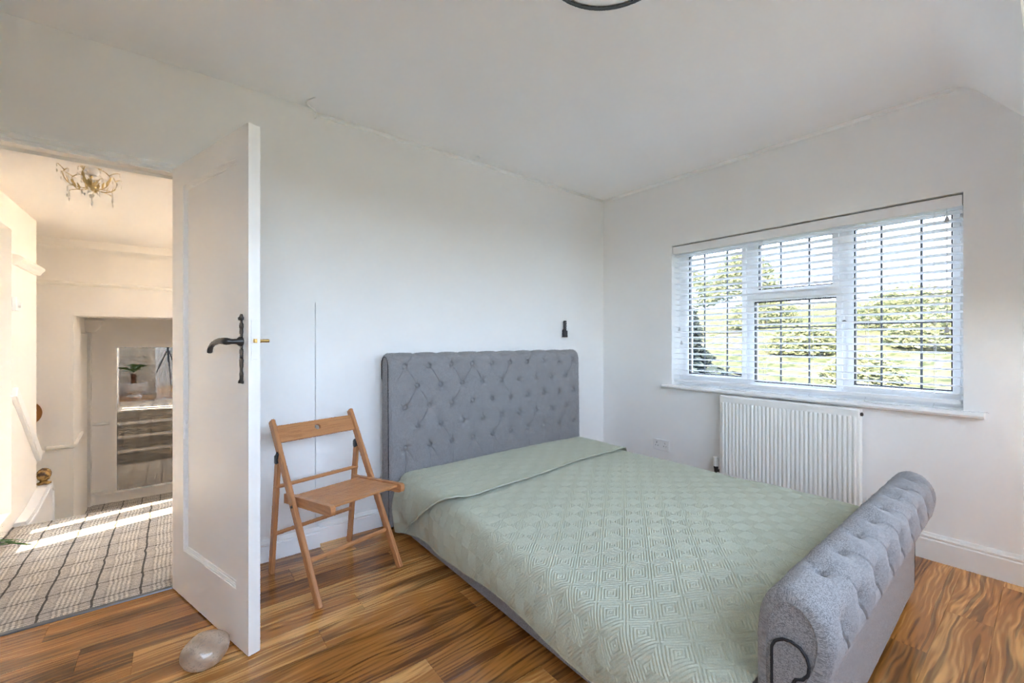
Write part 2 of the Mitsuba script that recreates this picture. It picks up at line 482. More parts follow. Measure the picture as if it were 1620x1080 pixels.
struct('trim_threshold', sweep([(-0.012, 0), (0.014, 0), (0.012, 0.005), (0.0, 0.008), (-0.010, 0.006)], (-0.80, 2.60, 0.0), (0.0, 2.60, 0.0), (0, -1, 0)), 'strip_metal', 'dark grey metal threshold strip between carpet and laminate', 'threshold strip', smooth=40)

# ------------------------------------------------------------------ hall shell
HX0, HX1, HC = -0.79, 0.95, 2.045
YLAND, RISE, GO = 4.045, 0.176, 0.25
LOW = -4 * RISE
YFAR, YMIR = 5.45, 6.76


def cmesh(P, uv):
    return grid(P), uv.reshape(-1, 2)


def carpet_strip(x0, x1, path, s0, round_first=True):
    """carpet of width x0..x1 along the path [(y, z)], s running from s0"""
    path = np.array(path, float)
    s = s0 + np.concatenate([[0], np.cumsum(np.linalg.norm(np.diff(path, axis=0), axis=1))])
    xs = np.array([x0, x1])
    P = np.zeros((len(path), 2, 3))
    P[:, :, 0] = xs[None]
    P[:, :, 1] = path[:, None, 0]
    P[:, :, 2] = path[:, None, 1]
    UV = np.zeros((len(path), 2, 2))
    UV[:, :, 0] = xs[None]
    UV[:, :, 1] = s[:, None]
    return grid(P), UV.reshape(-1, 2), s[-1]


m, uv, _ = carpet_strip(HX0, 0.60, [(2.603, 0.0035), (2.80, 0.0035)], 2.603)
m2, uv2, _ = carpet_strip(HX0, HX1, [(2.80, 0.0035), (YLAND - 0.03, 0.0035)], 2.80)
m, uv = cat([m, m2]), np.vstack([uv, uv2])
struct('floor_landing', m, 'carpet', 'beige and grey plaid carpet on the landing beyond the door', 'carpet', uv=uv)
struct('floor_landing_base', cat([cbox(-1.0, 0.60, 2.60, 2.80, -0.08, 0.0, 0), cbox(-1.0, HX1, 2.80, YLAND - 0.04, -0.08, 0.0, 0), cbox(-1.0, 1.5, YLAND, 7.0, LOW - 0.1, LOW, 0)]), 'floor_core', 'boards under the hall carpet', 'floor')
stair = tag(numbered('staircase'), 'short flight of four plaid carpeted steps down from the landing, seen in the hall mirror', 'stairs')
labels[stair]['kind'] = 'structure'
s = YLAND - 0.03
for k in range(4):
    y, z = YLAND + k * GO, -k * RISE
    zt = 0.0035
    path = [(y - 0.03, z + zt)] + [(y - 0.012 + 0.018 * math.sin(a), z + zt - 0.018 + 0.018 * math.cos(a)) for a in np.linspace(0.2, 2.6, 7)] + [(y - 0.006, z - 0.045), (y - 0.006, z - RISE + zt)]
    if k < 3:
        path.append((y + GO - 0.03, z - RISE + zt))
    m, uv, s = carpet_strip(HX0, HX1, path, s)
    put('step', m, 'carpet', stair, smooth=False, uv=uv)
    put('step_board', cbox(HX0, HX1, y - 0.05, y - 0.0065, z - RISE, z - 0.02, 0), 'floor_core', stair)
m, uv, _ = carpet_strip(HX0, HX1, [(YLAND + 3 * GO - 0.006, LOW + 0.0035), (YMIR, LOW + 0.0035)], s)
struct('floor_hall', m, 'carpet', 'shaded plaid carpet of the lower hall in front of the mirror', 'carpet', uv=uv)

struct('wall_hall_near', wall_y(2.725, 2.74, sbox(-0.95, 0.0, HX1, 2.2).difference(door_hole)), 'hall_paint', 'cream hall side of the bedroom door wall', 'wall')
hole3 = sbox(3.44, 0.10, 4.03, 1.86)
struct('wall_hall_left', wall_x(-0.96, HX0, sbox(2.70, LOW - 0.1, 4.65, 2.2).difference(hole3)), 'hall_paint', 'cream wall on the left of the landing and stairs', 'wall')
struct('wall_hall_right', wall_x(HX1, HX1 + 0.12, sbox(2.70, LOW - 0.1, 6.9, 2.2)), 'hall_paint', 'cream wall on the right of the landing behind the door', 'wall')
struct('wall_hall_far', wall_y(YFAR, YFAR + 0.40, sbox(-1.7, LOW - 0.1, HX1, 2.2).difference(sbox(-0.70, LOW - 0.2, 0.62, 1.39))), 'hall_paint', 'cream wall at the foot of the stairs with a square opening', 'wall')
struct('wall_hall_side', cat([cbox(-1.75, -1.65, 4.3, YFAR + 0.4, LOW - 0.1, 2.2, 0), cbox(-1.7, -0.96, 4.2, 4.3, LOW - 0.1, 2.2, 0)]), 'hall_paint', 'cream side wall of the alcove left of the stairs', 'wall')
struct('wall_mirror', wall_y(YMIR, YMIR + 0.1, sbox(-1.0, LOW - 0.1, 1.2, 1.6)), 'hall_paint', 'shaded beige wall behind the tall mirror', 'wall')
struct('wall_lower_left', wall_x(-0.84, -0.765, sbox(YFAR + 0.4, LOW - 0.1, YMIR, 1.6).difference(sbox(5.93, LOW, 6.705, 1.25))), 'hall_paint', 'shaded left wall of the lower hall beside the mirror', 'wall')
struct('wall_lower_right', wall_x(0.62, 0.70, sbox(YFAR + 0.4, LOW - 0.1, YMIR, 1.6)), 'hall_paint', 'right wall of the lower hall', 'wall')
struct('added_dark_box', cat([cbox(-1.62, -1.52, 5.80, 6.90, LOW - 0.1, 1.6, 0), cbox(-1.52, -0.84, 6.80, 6.90, LOW - 0.1, 1.6, 0), cbox(-1.52, -0.84, 5.80, 5.86, LOW - 0.1, 1.6, 0), cbox(-1.52, -0.84, 5.86, 6.80, 1.50, 1.6, 0), cbox(-1.52, -0.84, 5.86, 6.80, LOW - 0.1, LOW, 0)]), 'hall_paint', 'closed box added behind the lower hall door to keep its gap dark', 'wall')  # sealed box put in so no sky light shows through the gap
struct('ceiling_lower', cbox(-0.84, 0.7, YFAR + 0.40, YMIR + 0.1, 1.46, 1.56, 0), 'hall_paint', 'low ceiling above the mirror', 'ceiling')
ROOF = sbox(0.30, 3.45, 0.88, 4.60)  # opening cut for the added rooflight
struct('ceiling_hall', slab_z(HC, HC + 0.1, sbox(-1.7, 2.70, HX1 + 0.1, YFAR + 0.05).difference(ROOF)), 'hall_paint', 'cream ceiling above the landing', 'ceiling')
# big plaster coves above the picture rails
cv = [(0, 0.0)] + [(0.14 * (1 - math.cos(a)), 0.28 * math.sin(a)) for a in np.linspace(0, math.pi / 2, 12)] + [(0.155, 0.29), (0.155, 0.36), (0, 0.36)]
struct('trim_cove', sweep(cv, (-1.6, YFAR, 1.69), (HX1, YFAR, 1.69), (0, -1, 0)), 'hall_paint', 'large curved plaster cove above the picture rail', 'cove', smooth=35)
PR = [(0, 0), (0.010, 0), (0.016, 0.012), (0.024, 0.020), (0.024, 0.030), (0.014, 0.036), (0.0, 0.038)]
struct('trim_picture_rail', sweep(PR, (-1.6, YFAR, 1.655), (HX1, YFAR, 1.655), (0, -1, 0)), 'cream_gloss', 'cream picture rail across the wall above the opening', 'picture rail')
struct('trim_picture_rail_left', sweep([(a * 1.8, b * 1.8) for a, b in PR], (HX0, 4.05, 1.645), (HX0, 4.66, 1.645), (1, 0, 0)), 'cream_gloss', 'cream picture rail high on the left landing wall', 'picture rail')
DR = [(0, 0), (0.012, 0.004), (0.020, 0.018), (0.012, 0.034), (0, 0.038)]
struct('trim_dado_rail', cat([sweep(DR, (-0.868, YFAR, 0.205), (-0.70, YFAR, 0.205), (0, -1, 0)), sweep(DR, (-0.94, YFAR, 0.075), (-0.868, YFAR, 0.205), (0, -1, 0), unit((-0.13, 0, 0.072))),
                              sweep(DR, (-0.70, YFAR, 0.205), (-0.70, YFAR + 0.4, 0.255), (1, 0, 0))]), 'cream_gloss', 'cream dado rail that steps down beside the opening', 'dado rail')
struct('trim_dado_rail_low', sweep(DR, (-0.735, YMIR, 0.19), (-0.575, YMIR, 0.19), (0, -1, 0)), 'cream_gloss', 'shaded dado rail beside the tall mirror', 'dado rail')
struct('baseboard_hall', sweep(SK, (-0.735, YMIR, LOW), (0.6, YMIR, LOW), (0, -1, 0)), 'cream_gloss', 'shaded skirting board below the tall mirror', 'skirting board')
struct('trim_pilaster', cbox(-0.770, -0.722, YMIR - 0.05, YMIR, LOW, 1.25, 0.004), 'cream_gloss', 'narrow shaded pilaster left of the tall mirror', 'pilaster')
struct('trim_bracket', lathe([(0, -0.11), (0.05, -0.10), (0.085, -0.06), (0.10, -0.02), (0.115, 0.0), (0.12, 0.03), (0.0, 0.03)], 28, (-0.735, YMIR - 0.03, 1.36)), 'cream_gloss', 'rounded plaster bracket at the top corner of the lower hall', 'bracket', smooth=35)

# stair-side capping and ledge on the left wall
cap = bar((HX0 + 0.010, 4.035, 0.850), (HX0 + 0.010, 4.68, 0.305), 0.075, 0.030, (0, 0.6, 0.8), 0.006)
tag(put('sloping_handrail', cap, 'white_gloss'), 'thick white board handrail sloping down the left stair wall', 'handrail')
lp = Polygon([(4.055, -0.75), (4.86, -0.75), (4.86, 0.02), (4.82, 0.075), (4.76, 0.095), (4.62, 0.085), (4.30, 0.03), (4.055, 0.02)])
led = numbered('stair_ledge')
tag(led, 'white boxed ledge with a rounded end beside the top of the stairs', 'ledge')
put('body', extrude(lp, 0.055, frame_mat([HX0 + 0.003, 0, 0], [0, 1, 0], [0, 0, 1], [1, 0, 0])), 'white_gloss', led)
li = lp.buffer(-0.035)
lr = li.difference(li.buffer(-0.012))
put('moulding', extrude(lr, 0.010, frame_mat([HX0 + 0.057, 0, 0], [0, 1, 0], [0, 0, 1], [1, 0, 0])), 'white_gloss', led)

# hall and dormer windows, added out of view to let light in
w3 = numbered('window_3')  # added sun opening, its panes shaped to make the carpet bands
tag(w3, 'tall narrow window out of view, added to throw sun bands on the landing carpet', 'window', kind='structure')
fr = sbox(3.44, 0.10, 4.03, 1.86)
panes3 = [sbox(3.475, 0.14, 3.615, 1.82), sbox(3.765, 0.14, 3.845, 1.82)]
put('frame', wall_x(-0.955, -0.915, fr.difference(unary_union(panes3))), 'white_gloss', w3)
for q in panes3:
    x0, z0, x1, z1 = q.bounds
    put('pane', M([[-0.935, x0, z0], [-0.935, x1, z0], [-0.935, x1, z1], [-0.935, x0, z1]], [[0, 1, 2], [0, 2, 3]]), 'pane_glass', w3)
w4 = numbered('window_4')  # added rooflight, put in only to brighten the hall
tag(w4, 'unseen rooflight added over the landing to brighten the hall', 'window', kind='structure')
panes4 = [sbox(0.33, 3.48, 0.85, 4.01), sbox(0.33, 4.05, 0.85, 4.57)]
put('frame', slab_z(HC + 0.05, HC + 0.09, ROOF.difference(unary_union(panes4))), 'white_gloss', w4)
for q in panes4:
    x0, y0_, x1, y1_ = q.bounds
    put('pane', M([[x0, y0_, HC + 0.07], [x1, y0_, HC + 0.07], [x1, y1_, HC + 0.07], [x0, y1_, HC + 0.07]], [[0, 1, 2], [0, 2, 3]]), 'pane_glass', w4)
w2 = numbered('window_2')  # added dormer window, made wide to fill the bedroom with light
tag(w2, 'unseen dormer window added behind the camera to light the bedroom', 'window', kind='structure')
fr = sbox(DX0, 1.0, DX1, 2.16)
panes2 = [sbox(DX0 + 0.05, 1.05, -0.04, 2.11), sbox(0.0, 1.05, 1.22, 2.11), sbox(1.26, 1.05, DX1 - 0.05, 2.11)]
put('frame', wall_y(YF - 0.10, YF - 0.05, fr.difference(unary_union(panes2))), 'upvc', w2)
for q in panes2:
    x0, z0, x1, z1 = q.bounds
    put('pane', M([[x0, YF - 0.075, z0], [x1, YF - 0.075, z0], [x1, YF - 0.075, z1], [x0, YF - 0.075, z1]], [[0, 1, 2], [0, 2, 3]]), 'pane_glass', w2)

# ------------------------------------------------------------------ the bedroom door
DH = np.array([-0.002, 2.577])
DU = np.array([0.287, -0.958]) / np.hypot(0.287, 0.958)      # hinge -> free edge
DN = np.array([DU[1], -DU[0]])                               # out of the face that the camera sees (towards -x)
DW, DT, DZ0, DZ1 = 0.766, 0.041, 0.008, 1.974
DM = frame_mat([DH[0], DH[1], 0], [DU[0], DU[1], 0], [0, 0, 1], [DN[0], DN[1], 0])   # (along, up, out)


def on_door(m):
    m = m.copy()
    m.apply_transform(DM)
    if np.linalg.det(DM[:3, :3]) < 0:
        m.invert()
    return m


door = numbered('door_1')
tag(door, 'cream white panelled door standing open, held by the stone', 'door', kind='structure')
full = sbox(0, DZ0, DW, DZ1)
hole = sbox(0.134, 0.222, 0.668, 1.870)
stile = trimesh.creation.extrude_polygon(full.difference(hole), DT, engine='earcut')
stile.apply_translation([0, 0, -DT])
st = on_door(stile)
put('stile_frame', st, 'door_paint', door, uv=np.stack([stile.vertices[:, 0], stile.vertices[:, 1]], 1))
pn = cbox(0.13, 0.672, 0.218, 1.874, -DT + 0.012, -0.012, 0)
put('panel', on_door(pn), 'door_paint', door, uv=pn.vertices[:, :2])
mo = []
for (a, b, c, d) in ((0.134, 0.222, 0.668, 1.870),):
    ring = lambda i, o: sbox(a + i, b + i, c - i, d - i).difference(sbox(a + o, b + o, c - o, d - o))
    for i, o, zt in ((0.0, 0.006, -0.003), (0.006, 0.012, -0.0065), (0.012, 0.019, -0.009)):
        mo.append((ring(i, o), zt))
mm = []
for poly, zt in mo:
    e = trimesh.creation.extrude_polygon(poly, zt + 0.0125, engine='earcut')
    e.apply_translation([0, 0, -0.0125])
    mm.append(e)
mm = cat(mm)
put('panel_moulding', on_door(mm), 'door_paint', door, uv=mm.vertices[:, :2])
# wrought iron plate and lever
pl = []
cz = 1.138
for z, r in ((1.262, 0.009), (1.248, 0.006), (1.226, 0.014), (1.205, 0.012), (1.188, 0.007), (1.168, 0.0165), (1.148, 0.008), (1.128, 0.013), (1.112, 0.010), (1.094, 0.013), (1.078, 0.012), (1.060, 0.007), (1.044, 0.013), (1.030, 0.010), (1.016, 0.006)):
    d = trimesh.creation.cylinder(radius=r, height=0.005, sections=20)
    d.apply_translation([0.715, z, 0.0025])
    pl.append(d)
for sx in (-1, 1):
    pl.append(tube([[0.715, 1.246, 0.003], [0.715 + sx * 0.008, 1.258, 0.004], [0.715 + sx * 0.014, 1.256, 0.004], [0.715 + sx * 0.016, 1.248, 0.004]], [0.004, 0.005, 0.005, 0.003], 8))
    pl.append(tube([[0.715, 1.030, 0.003], [0.715 + sx * 0.008, 1.018, 0.004], [0.715 + sx * 0.013, 1.014, 0.004], [0.715 + sx * 0.014, 1.022, 0.004]], [0.004, 0.005, 0.005, 0.003], 8))
pl.append(cbox(0.709, 0.721, 1.02, 1.255, 0.0, 0.004, 0.001))
hp = put('handle_plate', on_door(cat(pl)), 'iron_black', door, smooth=40, label='ornate black iron back plate')
for z in (1.222, 1.108, 1.040):
    put('rivet', on_door(ball((0.715, z, 0.006), 0.0045, 2, (1, 1, 0.7))), 'iron_black', hp, smooth=True)
put('keyhole', on_door(cbox(0.7135, 0.7165, 1.072, 1.084, 0.004, 0.0056, 0)), 'hole_dark', hp)
put('handle_rose', on_door(lathe([(0, 0), (0.018, 0), (0.017, 0.008), (0.011, 0.014), (0.009, 0.03), (0, 0.03)], 24, (0.715, 1.168, 0.003))), 'iron_black', door, smooth=40)
lv = [(0.715, 1.168, 0.028), (0.712, 1.168, 0.042), (0.700, 1.169, 0.050), (0.672, 1.170, 0.052), (0.640, 1.166, 0.052), (0.610, 1.157, 0.052), (0.592, 1.143, 0.052), (0.585, 1.124, 0.052)]
lv = np.array([[0.715 - (0.715 - a) * 1.15, b, c] for a, b, c in lv])
from scipy.interpolate import CubicSpline
cs = CubicSpline(np.linspace(0, 1, len(lv)), lv)
tt = np.linspace(0, 1, 26)
put('handle_lever', on_door(tube(cs(tt), np.interp(tt, [0, 0.25, 0.5, 0.8, 0.92, 1], [0.0085, 0.0135, 0.011, 0.0085, 0.0095, 0.0085]), 14)), 'iron_black', door, smooth=50, label='curved black iron lever handle')
put('latch_plate', on_door(cbox(DW - 0.0005, DW + 0.0012, 1.10, 1.25, -0.032, -0.009, 0.0004)), 'door_paint', door)
lb = cbox(DW, DW + 0.010, 1.163, 1.178, -0.027, -0.016, 0.0015)
put('latch_bolt', on_door(lb), 'brass', door, label='small brass latch bolt in the door edge')
kn = trimesh.creation.cylinder(radius=0.0065, height=0.05, sections=20)
kn.apply_translation([0.728, 1.170, -DT - 0.024])
put('handle_spindle', on_door(kn), 'brass', door, smooth=40, label='bare brass handle spindle on the far face')
for z in (0.25, 1.0, 1.72):
    hg = trimesh.creation.cylinder(radius=0.006, height=0.09, sections=14)
    hg.apply_transform(trimesh.transformations.rotation_matrix(math.pi / 2, [1, 0, 0]))
    hg.apply_translation([-0.003, z, -DT - 0.004])
    put('hinge', on_door(hg), 'white_gloss', door, smooth=40)

# door of the lower hall
d2 = numbered('door_2')
tag(d2, 'shaded cream door at the left of the lower hall with a dark keyhole', 'door', kind='structure')
put('slab', cbox(-0.775, -0.742, 5.935, 6.615, LOW + 0.01, 1.24, 0.002), 'cream_gloss', d2)
put('keyhole_plate', cat([ball((-0.739, 6.10, 0.47), 0.017, 2, (0.4, 1.6, 1)), cbox(-0.743, -0.738, 6.07, 6.13, 0.36, 0.41, 0.002)]), 'hole_dark', d2, smooth=40, label='dark keyhole and knob')

# ------------------------------------------------------------------ bedroom window
y0, y1, z0, z1 = WIN
win = numbered('window_1')
tag(win, 'white framed three light window with dark glazing bars behind the blind', 'window', kind='structure')
XF0, XF1 = 3.29, 3.36
pr = dict(left=(1.435, 1.855, 0.900, 1.857), top=(0.881, 1.325, 1.528, 1.857), low=(0.862, 1.353, 0.870, 1.446), right=(0.347, 0.775, 0.896, 1.858))
fp = sbox(y0, z0, y1, z1)
for a, b, c, d in pr.values():
    fp = fp.difference(sbox(a, c, b, d))
put('frame', wall_x(XF0 + 0.015, XF1, fp), 'upvc', win)
for nm, (a, b, c, d) in pr.items():
    w = 0.028
    sash = sbox(a - w, c - w, b + w, d + w).difference(sbox(a, c, b, d))
    put('sash', wall_x(XF0 - 0.004, XF0 + 0.02, sash), 'upvc', win)
    gk = sbox(a, c, b, d).difference(sbox(a + 0.006, c + 0.006, b - 0.006, d - 0.006))
    put('gasket', wall_x(XF0 + 0.008, XF0 + 0.04, gk), 'gasket_black', win)
    put('pane', M([[3.325, a, c], [3.325, b, c], [3.325, b, d], [3.325, a, d]], [[0, 1, 2], [0, 2, 3]]), 'pane_glass', win)
for (y, nm) in ((1.732, 'left'), (1.555, 'left'), (1.187, 'top'), (1.017, 'top'), (1.187, 'low'), (1.017, 'low'), (0.647, 'right'), (0.473, 'right')):
    a, b, c, d = pr[nm]
    put('glazing_bar', cbox(3.312, 3.320, y - 0.005, y + 0.005, c, d, 0.001), 'lead_bar', win)
for (z, nm, t) in ((1.43, 'right', 0.004), (1.272, 'right', 0.009), (1.225, 'left', 0.005), (1.26, 'low', 0.009), (1.43, 'left', 0.004), (1.69, 'top', 0.004)):
    a, b, c, d = pr[nm]
    put('glazing_bar', cbox(3.3125, 3.3195, a, b, z - t / 2, z + t / 2, 0.001), 'lead_bar', win)
for (y, z) in ((1.415, 1.28), (0.83, 1.30)):
    put('handle', cat([cbox(3.268, 3.288, y - 0.012, y + 0.012, z - 0.05, z + 0.02, 0.004), cbox(3.255, 3.270, y - 0.008, y + 0.008, z - 0.13, z + 0.01, 0.004)]), 'upvc', win)
put('handle_lock', ball((3.262, 0.815, 1.285), 0.011, 2), 'grey_plastic', win, smooth=True, label='small dark window lock button')
sp = [(0, 0), (0.045, 0), (0.056, 0.006), (0.060, 0.0145), (0.056, 0.023), (0.045, 0.029), (0, 0.029)]
sill = sweep(sp, (XR, 2.000, 0.7805), (XR, 0.222, 0.7805), (-1, 0, 0))
put('sill', cat([sill, cbox(XR, XF0 + 0.01, y0, y1, 0.7805, 0.8095, 0)]), 'white_gloss', win, smooth=40)

# venetian blind
bl = thing('venetian_blind', 'white slatted venetian blind hanging in the window recess', 'blind')
put('valance', cbox(3.196, 3.208, y0 + 0.004, y1 - 0.006, 1.866, 1.925, 0.002), 'slat_white', bl)
put('headrail', cbox(3.214, 3.286, y0 + 0.003, y1 - 0.003, 1.868, 1.922, 0.002), 'slat_white', bl)
n = 9
aa = np.linspace(-1, 1, n)
prof = [(0.025 * a, 0.0035 * (1 - a * a) + 0.0013) for a in aa] + [(0.025 * a, 0.0035 * (1 - a * a) - 0.0013) for a in aa[::-1]]
tilt = math.radians(-10)
prof = [(o * math.cos(tilt) - u * math.sin(tilt), o * math.sin(tilt) + u * math.cos(tilt)) for o, u in prof]
slat = sweep(prof, (3.236, y1 - 0.007, 0), (3.236, y0 + 0.007, 0), (1, 0, 0))
NS = 23
first = None
for k in range(NS):
    z = 1.846 - k * 0.0436
    if first is None:
        first = put('slat', slat, 'slat_white', bl, smooth=30)
        base_slat = scene[first]
        scene[first] = {**base_slat, 'to_world': T().translate([0, 0, z])}
    else:
        k2 = numbered(bl + '__slat')
        scene[k2] = {**base_slat, 'to_world': T().translate([0, random.uniform(-0.0015, 0.0015), z])}
zb = 1.846 - NS * 0.0436 + 0.004
put('bottom_rail', cbox(3.211, 3.262, y0 + 0.008, y1 - 0.008, zb - 0.012, zb + 0.010, 0.003), 'slat_white', bl)
for y in (1.55, 1.258, 0.98, 0.698, 0.408):
    put('ladder_cord', cat([tube([[3.2085, y, 1.866], [3.2085, y, zb]], 0.0009, 6), tube([[3.2635, y, 1.866], [3.2635, y, zb]], 0.0009, 6)]), 'cord_white', bl)
    lp_ = tube([[3.2085, y, zb - 0.01], [3.19, y + 0.004, 0.812], [3.165, y - 0.03, 0.8115], [3.16, y - 0.12, 0.8112], [3.175, y - 0.2, 0.8112]], 0.0008, 6)
    put('cord_tail', lp_, 'toggle_grey', bl)


def toggle(y, z, key):
    put('cord_toggle', lathe([(0, 0), (0.010, 0), (0.009, 0.012), (0.006, 0.024), (0.003, 0.030), (0, 0.030)], 18, (3.201, y, z)), key, bl, smooth=35)


put('pull_cord', tube([[3.201, 0.359, 1.866], [3.201, 0.359, 1.24]], 0.0012, 6), 'toggle_grey', bl)
put('pull_cord', tube([[3.201, 1.881, 1.866], [3.201, 1.881, 1.27]], 0.0009, 6), 'cord_white', bl)
put('pull_cord', tube([[3.201, 1.864, 1.866], [3.201, 1.864, 1.16]], 0.0009, 6), 'cord_white', bl)
toggle(0.359, 1.795, 'toggle_grey')
toggle(0.359, 1.213, 'toggle_grey')
toggle(1.881, 1.245, 'toggle_grey')
toggle(1.864, 1.135, 'toggle_grey')

# ------------------------------------------------------------------ radiator
rad = thing('radiator', 'white ribbed panel radiator under the window', 'radiator')
RY0, RY1, RZ0, RZ1, RX = 0.702, 1.508, 0.193, 0.775, 3.092
NF = 32
yy = np.linspace(RY0, RY1, NF * 10 + 1)
zz = np.concatenate([np.linspace(RZ0, RZ0 + 0.06, 16), np.linspace(RZ0 + 0.07, RZ1 - 0.08, 8), np.linspace(RZ1 - 0.07, RZ1, 18)])
YY, ZZ = np.meshgrid(yy, zz, indexing='ij')
ph = (YY - RY0 - 0.012) / (RY1 - RY0 - 0.024) * NF
fr_ = np.abs(ph - np.floor(ph) - 0.5)
rib = smooth(0.36, 0.20, fr_) * (ph > 0) * (ph < NF)
endz = smooth(RZ0 + 0.022, RZ0 + 0.036, ZZ) * smooth(RZ1 - 0.042, RZ1 - 0.058, ZZ)
XX = RX - 0.007 * rib * endz + 0.003 * endz + 0.010 * (smooth(RZ1 - 0.006, RZ1, ZZ) + smooth(RZ0 + 0.006, RZ0, ZZ)) + 0.006 * (smooth(RY0 + 0.005, RY0, YY) + smooth(RY1 - 0.005, RY1, YY))
put('panel', grid(np.stack([XX, YY, ZZ], -1)), 'rad_enamel', rad, smooth=True)
put('casing', cat([cbox(RX + 0.006, RX + 0.060, RY0, RY0 + 0.002, RZ0 + 0.01, RZ1, 0), cbox(RX + 0.006, RX + 0.060, RY1 - 0.002, RY1, RZ0 + 0.01, RZ1, 0), cbox(RX + 0.05, RX + 0.060, RY0, RY1, RZ0 + 0.01, RZ1 - 0.01, 0)]), 'rad_enamel', rad)
put('top_grille', cat([cbox(RX + 0.008, RX + 0.060, y, y + 0.010, RZ1 - 0.004, RZ1 - 0.001, 0) for y in np.arange(RY0, RY1 - 0.005, 0.02)]), 'rad_enamel', rad)
put('bleed_plug', cat([ball((RX + 0.02, RY0 - 0.006, 0.745), 0.011, 2, (1, 0.8, 1))]), 'iron_black', rad, smooth=True, label='dark bleed plug')
tv = put('thermostat_valve', cat([lathe([(0, 0), (0.019, 0), (0.020, 0.008), (0.018, 0.05), (0.021, 0.056), (0.019, 0.066), (0, 0.068)], 24, (3.14, 1.556, 0.246))]), 'rad_enamel', rad, smooth=40, label='white thermostat head')
put('valve_body', cat([lathe([(0, 0), (0.011, 0), (0.013, 0.02), (0.016, 0.03), (0.016, 0.044), (0, 0.044)], 20, (3.14, 1.556, 0.202)), tube([[3.14, 1.556, 0.215], [3.14, 1.508, 0.215]], 0.010, 14), tube([[3.14, 1.556, 0.205], [3.14, 1.556, 0.0]], 0.0075, 12)]), 'iron_black', rad, smooth=40)
put('lockshield_valve', cat([tube([[3.13, 0.672, 0.212], [3.13, 0.703, 0.212]], 0.010, 14), lathe([(0, 0), (0.012, 0), (0.014, 0.02), (0.012, 0.045), (0.0, 0.046)], 20, (3.13, 0.670, 0.188)), tube([[3.13, 0.670, 0.19], [3.13, 0.670, 0.0]], 0.0075, 12)]), 'iron_black', rad, smooth=40)
put('lockshield_cap', lathe([(0, 0), (0.012, 0), (0.012, 0.022), (0.009, 0.028), (0, 0.028)], 20, (3.13, 0.670, 0.234)), 'rad_enamel', rad, smooth=40)
for y in (RY0 + 0.15, RY1 - 0.15):
    put('wall_bracket', cbox(RX + 0.058, XR - 0.001, y - 0.01, y + 0.01, RZ0 + 0.1, RZ1 - 0.08, 0), 'rad_enamel', rad)

# double socket on the window wall
so = thing('wall_socket', 'white double plug socket on the wall above the bed, left of the radiator', 'socket')
SY0, SY1, SZ0, SZ1 = 1.962, 2.110, 0.258, 0.346
put('face_plate', cbox(XR - 0.010, XR, SY0, SY1, SZ0, SZ1, 0.003), 'socket_white', so)
for k, yc in enumerate((2.074, 1.998)):
    put('pin_holes', cat([cbox(XR - 0.0112, XR - 0.0098, yc - 0.003, yc + 0.003, 0.313, 0.323, 0), cbox(XR - 0.0112, XR - 0.0098, yc - 0.014, yc - 0.007, 0.292, 0.297, 0), cbox(XR - 0.0112, XR - 0.0098, yc + 0.007, yc + 0.014, 0.292, 0.297, 0)]), 'hole_dark', so)
for yc in (2.044, 2.026):
    put('rocker_switch', cbox(XR - 0.013, XR - 0.009, yc - 0.006, yc + 0.006, 0.307, 0.329, 0.001), 'socket_white', so)

# remote control clipped to the headboard wall
rm = thing('remote_control', 'slim black remote control in a wall holder above the headboard', 'remote control')
put('body', cbox(2.646, 2.674, YB - 0.026, YB - 0.010, 1.205, 1.338, 0.004), 'black_plastic', rm)
put('holder', cat([cbox(2.641, 2.679, YB - 0.012, YB, 1.196, 1.262, 0.002), cbox(2.641, 2.679, YB - 0.030, YB - 0.0255, 1.196, 1.252, 0.002), cbox(2.641, 2.646, YB - 0.030, YB, 1.196, 1.255, 0.001), cbox(2.674, 2.679, YB - 0.030, YB, 1.196, 1.255, 0.001)]), 'black_plastic', rm)
for z in (1.322, 1.305, 1.288, 1.271):
    put('key', cbox(2.654, 2.666, YB - 0.0275, YB - 0.0255, z - 0.004, z + 0.004, 0.001), 'grey_plastic', rm)

# ceiling lamp
lamp = thing('ceiling_light', 'round flush ceiling light with a thin dark rim at the top of the picture', 'ceiling light')
LC = (1.156, 0.918)
put('diffuser', lathe([(0, 2.452), (0.12, 2.453), (0.20, 2.458), (0.226, 2.466), (0.228, CZ), (0, CZ)], 72, (LC[0], LC[1], 0)), 'opal', lamp, smooth=40)
ang = np.linspace(0, 2 * np.pi, 97)
ringp = np.stack([LC[0] + 0.236 * np.cos(ang), LC[1] + 0.236 * np.sin(ang), np.full(97, 2.462)], 1)
put('rim', tube(ringp, 0.0065, 12, False), 'steel_blue', lamp, smooth=True)
put('base', lathe([(0.229, 2.462), (0.246, 2.464), (0.250, 2.470), (0.250, CZ), (0.229, CZ)], 72, (LC[0], LC[1], 0)), 'opal', lamp, smooth=40)

cab = CubicSpline(np.linspace(0, 1, 6), np.array([[0.60, 2.47, 2.475], [0.575, 2.53, 2.474], [0.585, 2.57, 2.474], [0.625, 2.594, 2.470], [0.637, 2.598, 2.455], [0.630, 2.600, 2.425]]))
tag(put('loose_cable', tube(cab(np.linspace(0, 1, 30)), 0.0045, 8), 'white_gloss', smooth=True), 'short white cable along the ceiling edge above the door', 'cable')
tag(put('ceiling_hook', cat([ball((1.70, 2.545, CZ - 0.008), 0.012, 2, (1.2, 1, 0.7)), ball((1.715, 2.55, CZ - 0.012), 0.007, 2)]), 'white_gloss', smooth=True), 'small white hook on the ceiling above the headboard', 'hook')

# ------------------------------------------------------------------ bed
bed = thing('bed', 'grey upholstered sleigh bed with buttoned headboard and scrolled footboard', 'bed')
